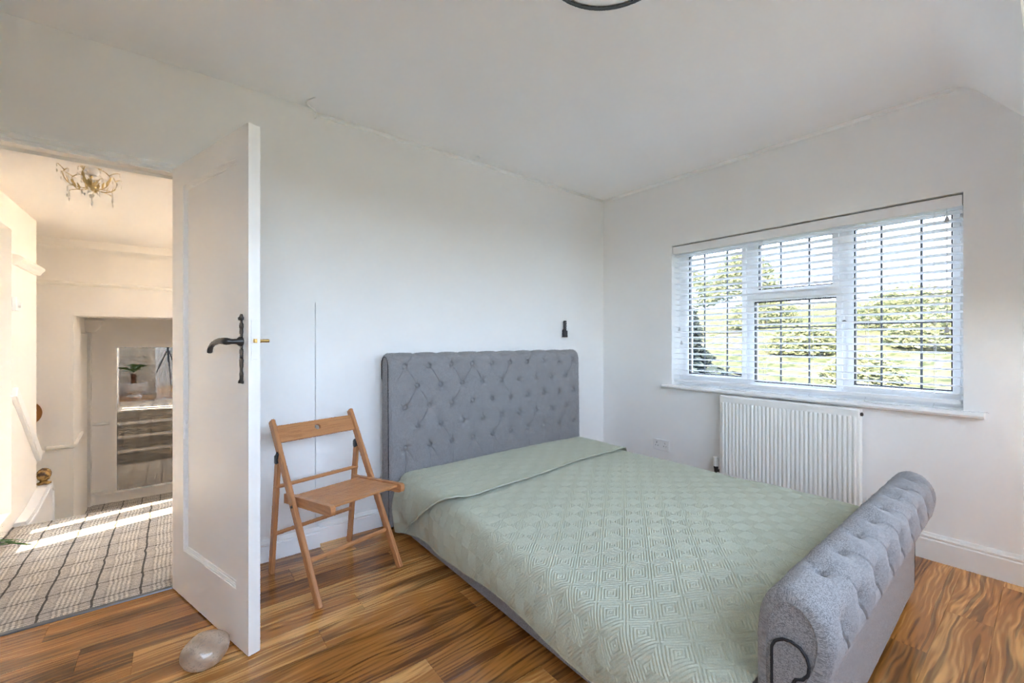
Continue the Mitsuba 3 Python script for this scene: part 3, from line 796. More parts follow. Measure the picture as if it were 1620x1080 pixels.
# headboard: a padded sheet over the profile (y, z), across x
HB0, HB1 = 1.018, 2.688
BX0, BDX, BZ = 1.127, 0.1655, (1.008, 0.884, 0.758, 0.630, 0.503)
pf = [(2.472 + 0.018 * t, 0.05 + 0.97 * t) for t in np.linspace(0, 1, 330)]
pf += [(2.555 - 0.065 * math.cos(a), 1.02 + 0.072 * math.sin(a)) for a in np.linspace(0.04, math.pi, 34)]
pf += [(2.62 - 0.004 * t, 1.02 - 0.09 * t) for t in np.linspace(0.1, 1, 8)] + [(2.60, 0.922), (2.585, 0.93)]
pf = np.array(pf)
nx = 720
xs = np.linspace(HB0, HB1, nx)
sarc = np.concatenate([[0], np.cumsum(np.linalg.norm(np.diff(pf, axis=0), axis=1))])
P = np.zeros((nx, len(pf), 3))
P[..., 0], P[..., 1], P[..., 2] = xs[:, None], pf[None, :, 0], pf[None, :, 1]
N = -grid_normals(P)
if N[nx // 2, 20, 1] > 0:
    N = -N
a = (P[..., 0] - BX0) / BDX
b = (BZ[0] - (0.05 + sarc[None, :] * 1.0 + 0 * P[..., 0])) / 0.1262
g = np.cos(2 * np.pi * a) * np.cos(np.pi * b)
inside = smooth(-1.4, -0.2, b) * smooth(5.0, 4.1, b)
inx = smooth(HB0 + 0.03, HB0 + 0.10, P[..., 0]) * smooth(HB1 - 0.03, HB1 - 0.08, P[..., 0])
def button_dist(a_, b_, du, dv):
    """distance and angle to the nearest button of the staggered grid"""
    best = np.full(a_.shape, 9.0)
    ang_ = np.zeros(a_.shape)
    for sh in (0, 1):
        be = np.round((b_ - sh) / 2) * 2 + sh
        ae = np.round(a_ - 0.5 * sh) + 0.5 * sh
        u_, v_ = (a_ - ae) * du, (b_ - be) * dv
        r_ = np.hypot(u_, v_)
        ang_ = np.where(r_ < best, np.arctan2(v_, u_), ang_)
        best = np.minimum(best, r_)
    return best, ang_


br_, ba_ = button_dist(a, b, BDX, 0.1262)
disp = (-0.012 * np.exp(-(br_ / 0.030) ** 2) - 0.006 * np.exp(-(br_ / 0.075) ** 2) - 0.011 * smooth(0.0185, 0.0145, br_) + 0.004
        + 0.0022 * np.sin(ba_ * 5 + np.floor(a * 2) * 2.1) * np.exp(-((br_ - 0.03) / 0.018) ** 2)) * inside * inx


def crease(t):
    return np.abs(t - np.round(t))


c1, c2 = crease(a - b / 2), crease(a + b / 2)
seg = meshkit.noise(np.stack([np.floor(a * 2) * 3.1, np.floor(b) * 7.7, 0 * a], -1), 5)
disp -= (0.0060 * np.exp(-(c1 * BDX / 0.0032) ** 2) * (seg > 0.62) + 0.0060 * np.exp(-(c2 * BDX / 0.0035) ** 2) * (seg < 0.34)) * inside * inx
pleat = crease(a)
disp -= 0.0035 * np.exp(-(pleat * BDX / 0.004) ** 2) * smooth(4.0, 4.15, b) * inx
disp -= 0.0045 * np.exp(-(crease(a + 0.5) * BDX / 0.012) ** 2) * smooth(-0.3, -0.7, b) * inx
disp += 0.0025 * (meshkit.fbm(P * 9, 3, 2) - 0.5)
ex = np.minimum(P[..., 0] - HB0, HB1 - P[..., 0])
disp -= 0.022 * (1 - np.sqrt(np.clip(1 - (1 - np.clip(ex / 0.03, 0, 1)) ** 2, 0, 1)))
P = P + N * disp[..., None]
UV = np.stack([np.broadcast_to(xs[:, None], a.shape), np.broadcast_to(sarc[None], a.shape)], -1).reshape(-1, 2)
hb = put('headboard', grid(P), 'bed_fabric', bed, smooth=True, uv=UV, label='dark grey buttoned headboard')
side = Polygon([(2.482, 0.02), (2.498, 0.98)] + [(2.557 - 0.058 * math.cos(t), 1.015 + 0.062 * math.sin(t)) for t in np.linspace(0.1, math.pi, 20)] + [(2.612, 0.93), (2.600, 0.90), (2.600, 0.02)])
for xe in (HB0 + 0.004, HB1 - 0.010):
    e = wall_x(xe, xe + 0.006, side)
    put('end_panel', e, 'bed_fabric', hb, uv=e.vertices[:, 1:])
bb_ = wall_x(HB0 + 0.012, HB1 - 0.012, sbox(2.535, 0.02, 2.598, 1.02))
put('back_board', bb_, 'bed_fabric', hb, uv=bb_.vertices[:, [0, 2]])
sp_ = np.array(side.buffer(-0.006).exterior.coords)
sp_ = sp_[(sp_[:, 1] > 0.04)]
k0 = np.argmin(np.abs(sp_[:, 0] - 2.488) + np.abs(sp_[:, 1] - 0.05))
path = np.array([(2.489, 0.05), (2.505, 0.98)] + [(2.557 - 0.051 * math.cos(t), 1.015 + 0.055 * math.sin(t)) for t in np.linspace(0.15, math.pi, 18)] + [(2.605, 0.93)])
path = np.vstack([np.linspace(path[0], path[1], 20), path[2:]])
put('piping', tube(np.column_stack([np.full(len(path), HB0 + 0.003), path]), 0.0035, 8), 'piping_black', hb, smooth=True, label='dark piping along the headboard edge')
btn = ball((0, 0, 0), 0.0125, 2, (1, 0.55, 1))
btn_uv = btn.vertices[:, [0, 2]]
bkey = None


def place_button(parent, m4):
    global bkey
    k = numbered(parent + '__button')
    if bkey is None:
        bkey = mikit.ply(btn, 'button_fabric', True, uv=btn_uv)
    scene[k] = {**bkey, 'to_world': T(m4)}


for r, z in enumerate(BZ):
    for c in range(10 if r % 2 == 0 else 9):
        x = BX0 + BDX * (c + (0.5 if r % 2 else 0))
        i = np.argmin(np.abs(xs - x))
        j = np.argmin(np.abs(pf[:330, 1] - z))
        m4 = np.eye(4)
        m4[:3, 3] = P[i, j] + np.array([0, -0.0062, 0])
        place_button(hb, m4)

# footboard
FX0, FX1 = 1.140, 2.690
fprof = [(0.078, 0.05), (0.078, -0.02 + 0.30), (0.078, 0.41)]
core = np.array([(0.076, 0.06), (0.077, 0.20), (0.078, 0.32), (0.079, 0.42), (0.074, 0.475), (0.056, 0.530), (0.028, 0.562), (0.0, 0.572), (-0.030, 0.567), (-0.058, 0.547), (-0.080, 0.512), (-0.088, 0.470), (-0.082, 0.425), (-0.064, 0.370), (-0.042, 0.315), (-0.026, 0.272), (-0.016, 0.262), (-0.014, 0.24), (-0.012, 0.14), (-0.012, 0.03)])
tck = np.concatenate([[0], np.cumsum(np.linalg.norm(np.diff(core, axis=0), axis=1))])
from scipy.interpolate import PchipInterpolator
sl = np.linspace(0, tck[-1], 260)
fpf = np.stack([PchipInterpolator(tck, core[:, 0])(sl), PchipInterpolator(tck, core[:, 1])(sl)], 1)
nx = 330
xs = np.linspace(FX0, FX1, nx)
yb_ = 0.392 + 0.018 * (xs - FX0)
zs = 0.012 - 0.010 * (xs - FX0)
P = np.zeros((nx, len(sl), 3))
P[..., 0] = xs[:, None]
P[..., 1] = yb_[:, None] + fpf[None, :, 0]
P[..., 2] = fpf[None, :, 1] + zs[:, None] * smooth(0.2, 0.5, fpf[None, :, 1])
N = grid_normals(P)
if N[nx // 2, np.argmax(fpf[:, 1]), 2] < 0:
    N = -N
stop = sl[np.argmax(fpf[:, 1])]
FBX, FBD = 1.335, 0.1735
SR = 0.128                                      # spacing of the two button rows around the roll
a = (P[..., 0] - FBX) / FBD
b = (sl[None, :] - (stop + 0.012)) / SR + 0 * a
g = np.cos(2 * np.pi * a) * np.cos(np.pi * b)
inside = smooth(-0.95, -0.45, b) * smooth(1.9, 1.4, b)
inx = smooth(FX0 + 0.05, FX0 + 0.15, P[..., 0]) * smooth(FX1 - 0.02, FX1 - 0.08, P[..., 0])
br_, ba_ = button_dist(a, b, FBD, SR)
disp = (-0.020 * np.exp(-(br_ / 0.030) ** 2) - 0.012 * np.exp(-(br_ / 0.07) ** 2) - 0.008 * smooth(0.0185, 0.0135, br_) + 0.006) * inside * inx
c1, c2 = crease(a - b / 2), crease(a + b / 2)
disp -= (0.008 * np.exp(-(c1 * FBD / 0.0042) ** 2) + 0.003 * np.exp(-(c2 * FBD / 0.0042) ** 2)) * inside * inx * (0.4 + 0.6 * smooth(-0.6, 0.6, g))
disp += 0.0030 * (meshkit.fbm(P * 8, 3, 12) - 0.5)
disp += 0.0018 * np.sin(P[..., 0] * 330 + 6 * meshkit.fbm(P * 6, 2, 4)) * smooth(-1.6, -0.5, b) * smooth(0.1, -0.3, b)
ex = np.minimum(P[..., 0] - FX0, FX1 - P[..., 0])
disp -= 0.030 * (1 - np.sqrt(np.clip(1 - (1 - np.clip(ex / 0.035, 0, 1)) ** 2, 0, 1))) * smooth(0.24, 0.34, P[..., 2])
P = P + N * disp[..., None]
UV = np.stack([np.broadcast_to(xs[:, None], a.shape), np.broadcast_to(sl[None], a.shape)], -1).reshape(-1, 2)
fb = put('footboard', grid(P), 'bed_fabric', bed, smooth=True, uv=UV, label='light grey buttoned scroll footboard')
for r in (0, 1):
    for c in range(8 - r * 0):
        x = FBX + FBD * (c - (0.5 if r else 0))
        if x < FX0 + 0.06:
            continue
        i = np.argmin(np.abs(xs - x))
        j = np.argmin(np.abs(sl - (stop + 0.012 + r * SR)))
        nn = N[i, j]
        t1 = np.array([1.0, 0, 0])
        t1 = unit(t1 - nn * np.dot(t1, nn))
        m4 = frame_mat(P[i, j] + nn * 0.002, t1, nn, np.cross(t1, nn))
        place_button(fb, m4)
for s_, xe in ((-1, FX0), (1, FX1)):
    yb0 = 0.392 + 0.018 * (xe - FX0)
    zf = 0.012 - 0.010 * (xe - FX0)
    ring = np.array([(yb0 + q[0], q[1] + zf * (q[1] > 0.3)) for q in fpf[::4]])
    poly = Polygon(np.vstack([ring, [[yb0 - 0.012, 0.03], [yb0 + 0.076, 0.03]]])).buffer(0)
    inner = Polygon([(yb0 + dy_, z_ + zf * (z_ > 0.2)) for dy_, z_ in ((0.035, 0.05), (0.035, 0.423), (0.028, 0.440), (0.011, 0.453), (-0.006, 0.456), (-0.025, 0.451), (-0.038, 0.436), (-0.043, 0.418), (-0.041, 0.398), (-0.030, 0.381), (-0.016, 0.374), (-0.011, 0.363), (-0.010, 0.05))]).buffer(0.006).buffer(-0.006)
    base = wall_x(xe - 0.010 if s_ > 0 else xe + 0.002, xe - 0.002 if s_ > 0 else xe + 0.010, poly.buffer(-0.026))
    put('end_wrap', base, 'bed_fabric', fb, uv=base.vertices[:, 1:])
    e = wall_x(xe - 0.006 if s_ > 0 else xe - 0.004, xe + 0.004 if s_ > 0 else xe + 0.006, inner)
    put('end_panel', e, 'bed_fabric', fb, uv=e.vertices[:, 1:])
    ic = inner if inner.geom_type == 'Polygon' else max(inner.geoms, key=lambda q: q.area)
    pts = np.array(ic.simplify(0.0006).exterior.coords)
    put('piping', tube(np.column_stack([np.full(len(pts), xe + s_ * 0.004), pts]), 0.0034, 8, False), 'piping_black', fb, smooth=True, label='black piping outlining the scroll end')
# side rails, base and mattress
rail = cat([cbox(1.092, 1.128, 0.46, 2.49, 0.018, 0.300, 0.008), cbox(2.652, 2.688, 0.46, 2.49, 0.018, 0.300, 0.008)])
put('side_rail', cbox(1.092, 1.128, 0.46, 2.478, 0.018, 0.285, 0.008), 'bed_fabric', bed, uv=cbox(1.092, 1.128, 0.46, 2.478, 0.018, 0.285, 0.008).vertices[:, 1:])
put('side_rail', cbox(2.652, 2.688, 0.46, 2.478, 0.018, 0.300, 0.008), 'bed_fabric', bed, uv=cbox(2.652, 2.688, 0.46, 2.478, 0.018, 0.300, 0.008).vertices[:, 1:])
put('mattress', cbox(1.132, 2.648, 0.49, 2.455, 0.06, 0.285, 0.03), 'mattress_white', bed, smooth=30)
for x in (1.16, 2.62):
    for y in (0.46, 2.44):
        put('foot', cbox(x - 0.025, x + 0.025, y - 0.02, y + 0.02, 0.0, 0.06, 0.004), 'black_plastic', bed)

# ------------------------------------------------------------------ quilted bedspread
def quilt_relief(U, V):
    """stitched nested diamonds: height in metres at the unfolded cloth coordinates"""
    a_, b_ = U / 0.150, V / 0.118
    P_, Q_ = a_ + b_, a_ - b_
    fp_, fq_ = np.abs(P_ - np.floor(P_) - 0.5), np.abs(Q_ - np.floor(Q_) - 0.5)
    m_ = np.maximum(fp_, fq_)
    k_ = m_ * 9.0
    g_ = np.abs(k_ - np.floor(k_) - 0.5) * 2
    return 0.0036 * smooth(0.0, 0.8, g_)


def quilted(P_, UV_):
    n_ = grid_normals(P_)
    if n_[n_.shape[0] // 2, n_.shape[1] // 2, 2] < 0:
        n_ = -n_
    return P_ + n_ * quilt_relief(UV_[..., 0], UV_[..., 1])[..., None]


def finer(A, n0, n1):
    from scipy.ndimage import map_coordinates
    i_, j_ = np.meshgrid(np.linspace(0, A.shape[0] - 1, n0), np.linspace(0, A.shape[1] - 1, n1), indexing='ij')
    return np.stack([map_coordinates(A[..., k_], [i_, j_], order=1) for k_ in range(A.shape[2])], -1)


def ridge_x(y):
    return np.interp(y, [0.45, 0.65, 0.8, 1.1, 1.6, 2.1, 2.47], [1.058, 1.052, 1.046, 1.058, 1.074, 1.094, 1.085])


def ridge_z(y):
    return np.interp(y, [0.45, 0.65, 0.8, 1.1, 1.6, 2.1, 2.47], [0.306, 0.303, 0.300, 0.308, 0.338, 0.356, 0.350])


def hem_z(y):
    return np.interp(y, [0.5, 0.75, 0.91, 1.37, 1.6, 1.83, 2.23, 2.47], [0.10, 0.095, 0.090, 0.122, 0.10, 0.078, 0.066, 0.012])


def spread(ys, lift=0.0, bulge=0.0, hem=None, ncross=150):
    """rows along y; each row runs from the hem on the left, up over the ridge and across to the right"""
    rows, uvs = [], []
    for k, y in enumerate(ys):
        rx, rz = ridge_x(y), ridge_z(y)
        hz = hem_z(y) if hem is None else hem[k]
        wav = 0.012 * math.sin(y * 9.0) + 0.008 * math.sin(y * 21 + 1)
        hx = rx - 0.012 + 0.4 * wav
        R = 0.05
        side = [(hx + (rx - 0.004 - hx) * t - 0.016 * math.sin(math.pi * t) - lift, hz + (rz - R - hz) * t) for t in np.linspace(0, 1, 16)]
        arc = [(rx + R - (R + lift) * math.cos(q), rz - R + (R + lift) * math.sin(q)) for q in np.linspace(0.08, math.pi / 2, 14)]
        xr = 2.640
        xt = np.linspace(rx + R, xr, 90)[1:]
        zt = rz + (0.352 + 0.004 * math.sin(y * 3) - rz) * smooth(rx + R, rx + 0.55, xt) + lift
        zt = zt + 0.005 * np.sin(xt * 5 + y * 4) * np.sin(y * 5 + 1.0) * smooth(rx, rx + 0.2, xt)
        topp = list(zip(xt, zt))
        zr = zt[-1]
        rarc = [(xr + (0.035 + lift) * math.sin(q), zr - 0.035 + 0.035 * math.cos(q)) for q in np.linspace(0.1, math.pi / 2, 8)]
        down = [(xr + 0.035 + lift + 0.010 * t, zr - 0.035 - 0.13 * t) for t in np.linspace(0.1, 1, 8)]
        pts = np.array(side + arc + topp + rarc + down)
        s_ = np.concatenate([[0], np.cumsum(np.linalg.norm(np.diff(pts, axis=0), axis=1))])
        q = np.linspace(0, s_[-1], ncross)
        rr = np.stack([np.interp(q, s_, pts[:, 0]), np.full(ncross, y), np.interp(q, s_, pts[:, 1])], 1)
        rows.append(rr)
        off = s_[29]
        uvs.append(np.stack([q - off, np.full(ncross, y)], 1))
    return np.array(rows), np.array(uvs)


ys = np.linspace(0.478, 2.462, 190)
P, UV = spread(ys)
wr = meshkit.fbm(P * [6, 6, 6], 3, 8) - 0.5
P[..., 2] += 0.010 * wr * smooth(0.2, 0.3, P[..., 2])
P[..., 0] += -0.016 * np.abs(meshkit.fbm(P * [1, 7, 4], 2, 18) - 0.5) * (P[..., 2] < 0.27) * (P[..., 0] < 1.3)
fold_line = np.exp(-((P[..., 0] - 1.62 - 0.22 * (P[..., 1] - 1.2)) / 0.012) ** 2) * smooth(0.9, 1.1, P[..., 1]) * smooth(1.7, 1.5, P[..., 1])
P[..., 2] += 0.003 * fold_line
sp1 = thing('bedspread', 'sage green quilted bedspread with a diamond pattern covering the bed', 'bedspread')
PF, UF = finer(P, 820, 860), finer(UV, 820, 860)
put('cover', grid(quilted(PF, UF)), 'quilt', sp1, smooth=True, uv=UF.reshape(-1, 2))
hemp = P[:, 0] + [-0.001, 0, 0]
put('hem_piping', tube(hemp, 0.0035, 8), 'quilt', sp1, smooth=True, uv=np.column_stack([np.repeat(hemp[:, 1], 8), np.tile(np.arange(8) / 9, len(hemp))]).tolist() + [[0, 0], [0, 0]])
# turned-down band at the head: its free edge runs across the bed, then back along the side
nv, nc = 60, 190
yhead = 2.466
U, UVs = spread(np.linspace(0.478, 2.462, 190), lift=0.010, ncross=nc)
sarr = UVs[0, :, 0]
yk = np.linspace(0.478, 2.462, 190)
Q = np.zeros((nv, nc, 3))
QU = np.zeros((nv, nc, 2))
for c in range(nc):
    s_ = sarr[c]
    if s_ >= 0.03:
        ye = 1.862 + 0.105 * (s_ - 0.05) + 0.012 * math.sin(s_ * 7)
    else:
        t = np.clip((0.03 - s_) / 0.33, 0, 1)
        ye = 1.862 + 0.09 * math.sin(t * 3.0) * (1 - t) + 0.60 * t ** 1.3
        ye = min(ye, 2.452)
    yv = np.linspace(ye, yhead - 0.004, nv)
    for d in range(3):
        Q[:, c, d] = np.interp(yv, yk, U[:, c, d])
    Q[:, c, 1] = yv
    QU[:, c, 0], QU[:, c, 1] = s_ + 0.05, -yv + 0.04
    w = np.exp(-((yv - ye) / 0.05) ** 2)
    curl = math.exp(-((s_ - 0.0) / 0.07) ** 2)
    Q[:, c, 2] += (0.009 + 0.030 * curl) * w + 0.004
    if s_ < 0.03:
        t = np.clip((0.03 - s_) / 0.33, 0, 1)
        Q[:, c, 0] -= 0.010 + 0.030 * math.sin(min(1, t * 1.6) * math.pi) * (0.4 + 0.6 * w) + 0.012 * np.sin(yv * 30 + t * 5) * t
Q[..., 2] = np.maximum(Q[..., 2], 0.010)
Q[..., 2] += 0.006 * (meshkit.fbm(Q * 8, 3, 21) - 0.5)
Q[..., 2] = np.maximum(Q[..., 2], 0.006)
QF, QUF = finer(Q, 250, 860), finer(QU, 250, 860)
put('turned_band', grid(quilted(QF, QUF)), 'quilt', sp1, smooth=True, uv=QUF.reshape(-1, 2), label='turned-down band of the bedspread below the headboard')
edge = Q[0] + [0, -0.001, -0.001]
put('band_piping', tube(edge, 0.0035, 8), 'quilt', sp1, smooth=True, uv=np.column_stack([np.repeat(edge[:, 0], 8), np.tile(np.arange(8) / 9, len(edge))]).tolist() + [[0, 0], [0, 0]])

# ------------------------------------------------------------------ folding chair
ch = thing('folding_chair', 'beech folding chair with a slatted seat standing against the white wall', 'chair')
A0 = np.array([0.502, 1.994, 0.0])
WV = unit([0.9703, 0.2419, 0])                     # left to right
FV = unit([0.2419, -0.9703, 0])                    # towards the front
WD = 0.430


def CP(w, f, z):
    return A0 + WV * w + FV * f + np.array([0, 0, z])


def wood(name, p0, p1, w, t, side, c=0.003, parent=ch, key='beech', label=None):
    b = bar(p0, p1, w, t, side, c)
    return put(name, b, key, parent, uv=bar_uv(np.asarray(p0), p1, b), label=label)


for w in (0.0, WD):
    wood('front_leg', CP(w, 0.0, 0.0), CP(w, -0.466, 0.768), 0.040, 0.020, FV, 0.004)
for w in (0.0, WD):
    wood('rear_leg', CP(w, -0.468, 0.0), CP(w, -0.396, 0.572), 0.034, 0.020, FV, 0.004)
for w in (0.0, WD):
    s_ = -1 if w == 0 else 1
    hgm = cat([bar(CP(w, -0.400, 0.560), CP(w, -0.398, 0.606), 0.034, 0.026, FV, 0.006), bar(CP(w + s_ * 0.012, -0.392, 0.585), CP(w + s_ * 0.012, -0.372, 0.622), 0.024, 0.008, FV, 0.003)])
    put('hinge', hgm, 'black_plastic', ch, label='black plastic hinge')
# back slat with a hole
LV = unit(CP(0, -0.466, 0.768) - CP(0, 0, 0))
bw = WD - 0.020
poly = sbox(0, 0, bw, 0.088)
th = np.linspace(0, 2 * np.pi, 25)[:-1]
poly = poly.difference(Polygon([(bw / 2 + 0.0155 * math.cos(t), 0.050 + 0.0155 * math.sin(t)) for t in th]))
o3 = CP(0.010, 0, 0) + LV * 0.775 + np.cross(WV, LV) * -0.006
bs = extrude(poly, 0.014, frame_mat(o3, WV, LV, np.cross(WV, LV)))
put('back_slat', bs, 'beech', ch, uv=np.stack([bs.vertices @ WV, bs.vertices @ LV], 1))
# seat
def seat_z(f):
    return 0.452 - (0.056 * 1.175 - f) * 0.085


for w in (0.030, WD - 0.030):
    f0, f1 = 0.062, -0.375
    rp = Polygon([(f1, seat_z(f1) - 0.045), (f0 - 0.02, seat_z(f0) - 0.045), (f0 - 0.004, seat_z(f0) - 0.038), (f0, seat_z(f0) - 0.024), (f0 - 0.003, seat_z(f0) - 0.006), (f0 - 0.012, seat_z(f0)), (f1, seat_z(f1))])
    ww = 0.010
    sr = extrude(rp, 0.022, frame_mat(CP(w - 0.011, 0, 0), FV, [0, 0, 1], WV))
    put('seat_rail', sr, 'beech', ch, uv=np.stack([sr.vertices @ FV, sr.vertices[:, 2]], 1))
ns = 9
for k in range(ns):
    f = 0.020 - k * 0.0395
    z = seat_z(f) - 0.010
    wood('seat_slat', CP(0.041, f, z), CP(WD - 0.041, f, z), 0.0280, 0.011, FV, 0.002)
wood('front_stretcher', CP(0.010, -0.105, 0.172), CP(WD - 0.010, -0.105, 0.172), 0.020, 0.020, FV, 0.006)
wood('rear_stretcher', CP(-0.012, -0.437, 0.205), CP(WD + 0.012, -0.437, 0.205), 0.022, 0.016, FV, 0.005)
wood('rear_stretcher', CP(-0.012, -0.404, 0.448), CP(WD + 0.012, -0.404, 0.448), 0.024, 0.016, FV, 0.005)
for w in (0.0, WD):
    s_ = -1 if w == 0 else 1
    bolt = trimesh.creation.cylinder(radius=0.006, height=0.006, sections=14)
    bolt.apply_transform(frame_mat(CP(w + s_ * 0.011, -0.232, 0.392), FV, np.cross(WV, FV), WV))
    put('bolt', bolt, 'iron_black', ch)

# ------------------------------------------------------------------ stone door stop
st_ = ball((0, 0, 0), 1.0, 5)
v = st_.vertices
k = 1 + 0.16 * v[:, 0] * (v[:, 0] > 0)
v = v * [0.076, 0.076, 0.058] + 0.010 * (meshkit.fbm(v * 1.4, 2, 5)[:, None] - 0.5) * v
v[:, 1] *= 1 - 0.25 * np.clip(v[:, 0] / 0.080, 0, 1)
v[:, 2] = np.where(v[:, 2] < -0.036, -0.036 + (v[:, 2] + 0.036) * 0.25, v[:, 2])
v[:, 2] -= v[:, 2].min()
st_.vertices = v
st_.apply_transform(trimesh.transformations.rotation_matrix(math.radians(12), [0, 0, 1]))
st_.apply_translation([0.094, 1.924, 0.0])
tag(put('door_stop_stone', st_, 'stone', smooth=True), 'polished beige stone on the floor holding the door open', 'stone')

# ------------------------------------------------------------------ hall things
mir = thing('wall_mirror', 'tall mirror at the end of the hall reflecting the stairs and a palm', 'mirror')
MX0, MX1, MZ0, MZ1 = -0.512, 0.30, -0.575, 1.082
put('glass', cbox(MX0, MX1, YMIR - 0.012, YMIR - 0.006, MZ0, MZ1, 0), 'mirror_glass', mir)
mf = sbox(MX0 - 0.045, MZ0 - 0.02, MX1 + 0.045, MZ1 + 0.045).difference(sbox(MX0, MZ0, MX1, MZ1))
put('frame', wall_y(YMIR - 0.016, YMIR, mf), 'cream_gloss', mir)
mf2 = sbox(MX0 - 0.045, MZ0 - 0.02, MX1 + 0.045, MZ1 + 0.045).difference(sbox(MX0 - 0.033, MZ0 - 0.008, MX1 + 0.033, MZ1 + 0.033))
put('frame_bead', wall_y(YMIR - 0.021, YMIR - 0.015, mf2), 'cream_gloss', mir)

egg = numbered('egg_ornament')
tag(egg, 'brown and gold egg ornament on a small dark stand on the stair ledge', 'ornament')
put('egg', ball((-0.762, 4.71, 0.165), 0.045, 4, (0.9, 1.45, 1.0)), 'egg', egg, smooth=True)
put('stand', lathe([(0, 0), (0.042, 0), (0.040, 0.008), (0.020, 0.016), (0.022, 0.026), (0.034, 0.034), (0, 0.030)], 28, (-0.762, 4.71, 0.0945)), 'egg', egg, smooth=40)

bk = lathe([(0, 0.0), (0.03, -0.004), (0.06, 0.002), (0.09, 0.014), (0.108, 0.030), (0.112, 0.030), (0.094, 0.008), (0.06, -0.008), (0, -0.012)], 40)
bk.apply_transform(frame_mat([-0.995, YFAR - 0.013, 0.548], [1, 0, 0], [0, 0, 1], [0, -1, 0]))
tag(put('woven_basket', bk, 'basket', smooth=True, uv=np.stack([np.hypot(bk.vertices[:, 0] + 0.995, bk.vertices[:, 2] - 0.548) * 8, np.arctan2(bk.vertices[:, 2] - 0.548, bk.vertices[:, 0] + 0.995)], 1)), 'round brown woven basket hanging on the cream wall', 'basket')

sw = thing('wall_thermostat', 'small white switch box high on the left landing wall', 'switch')
put('box', cbox(HX0, HX0 + 0.022, 4.03, 4.10, 1.355, 1.445, 0.003), 'socket_white', sw)
dial = trimesh.creation.cylinder(radius=0.016, height=0.012, sections=24)
dial.apply_transform(frame_mat([HX0 + 0.028, 4.072, 1.392], [0, 1, 0], [0, 0, 1], [1, 0, 0]))
put('dial', dial, 'socket_white', sw, smooth=40)

# crystal chandelier on the landing ceiling
cd = thing('chandelier', 'small gold chandelier with glass drops under the landing ceiling', 'chandelier')
CC = np.array([-0.322, 2.985, 0.0])
put('ceiling_rose', lathe([(0, HC), (0.05, HC), (0.048, HC - 0.012), (0.02, HC - 0.02), (0.008, HC - 0.03), (0.007, HC - 0.075), (0, HC - 0.075)], 28, (CC[0], CC[1], 0)), 'gold_leaf', cd, smooth=40)
put('glass_cup', lathe([(0.012, -0.045), (0.030, -0.040), (0.040, -0.022), (0.034, 0.0), (0.031, 0.0), (0.036, -0.022), (0.028, -0.036), (0.012, -0.041)], 28, (CC[0], CC[1], HC - 0.02)), 'opal', cd, smooth=40)
put('hub', lathe([(0, 0), (0.010, 0.002), (0.022, 0.012), (0.026, 0.024), (0.014, 0.034), (0.007, 0.045), (0.006, 0.075), (0, 0.075)], 24, (CC[0], CC[1], 1.892)), 'gold_leaf', cd, smooth=40)
drop = trimesh.convex.convex_hull(np.array([[0.0055 * math.cos(t), 0.0055 * math.sin(t), 0.0] for t in np.arange(6) * math.pi / 3] + [[0, 0, 0.007], [0, 0, -0.018]]))
bead = trimesh.creation.icosphere(subdivisions=1, radius=0.0045)
dkey, bdkey = mikit.ply(drop, 'crystal'), mikit.ply(bead, 'crystal')


def hang(p, n=2, parent=cd):
    p = np.asarray(p, float)
    for q in range(n):
        scene[numbered(parent + '__crystal_bead')] = {**bdkey, 'to_world': T().translate((p - [0, 0, 0.006 + 0.0095 * q]).tolist())}
    scene[numbered(parent + '__crystal_drop')] = {**dkey, 'to_world': T().translate((p - [0, 0, 0.0185 + 0.0095 * n]).tolist())}


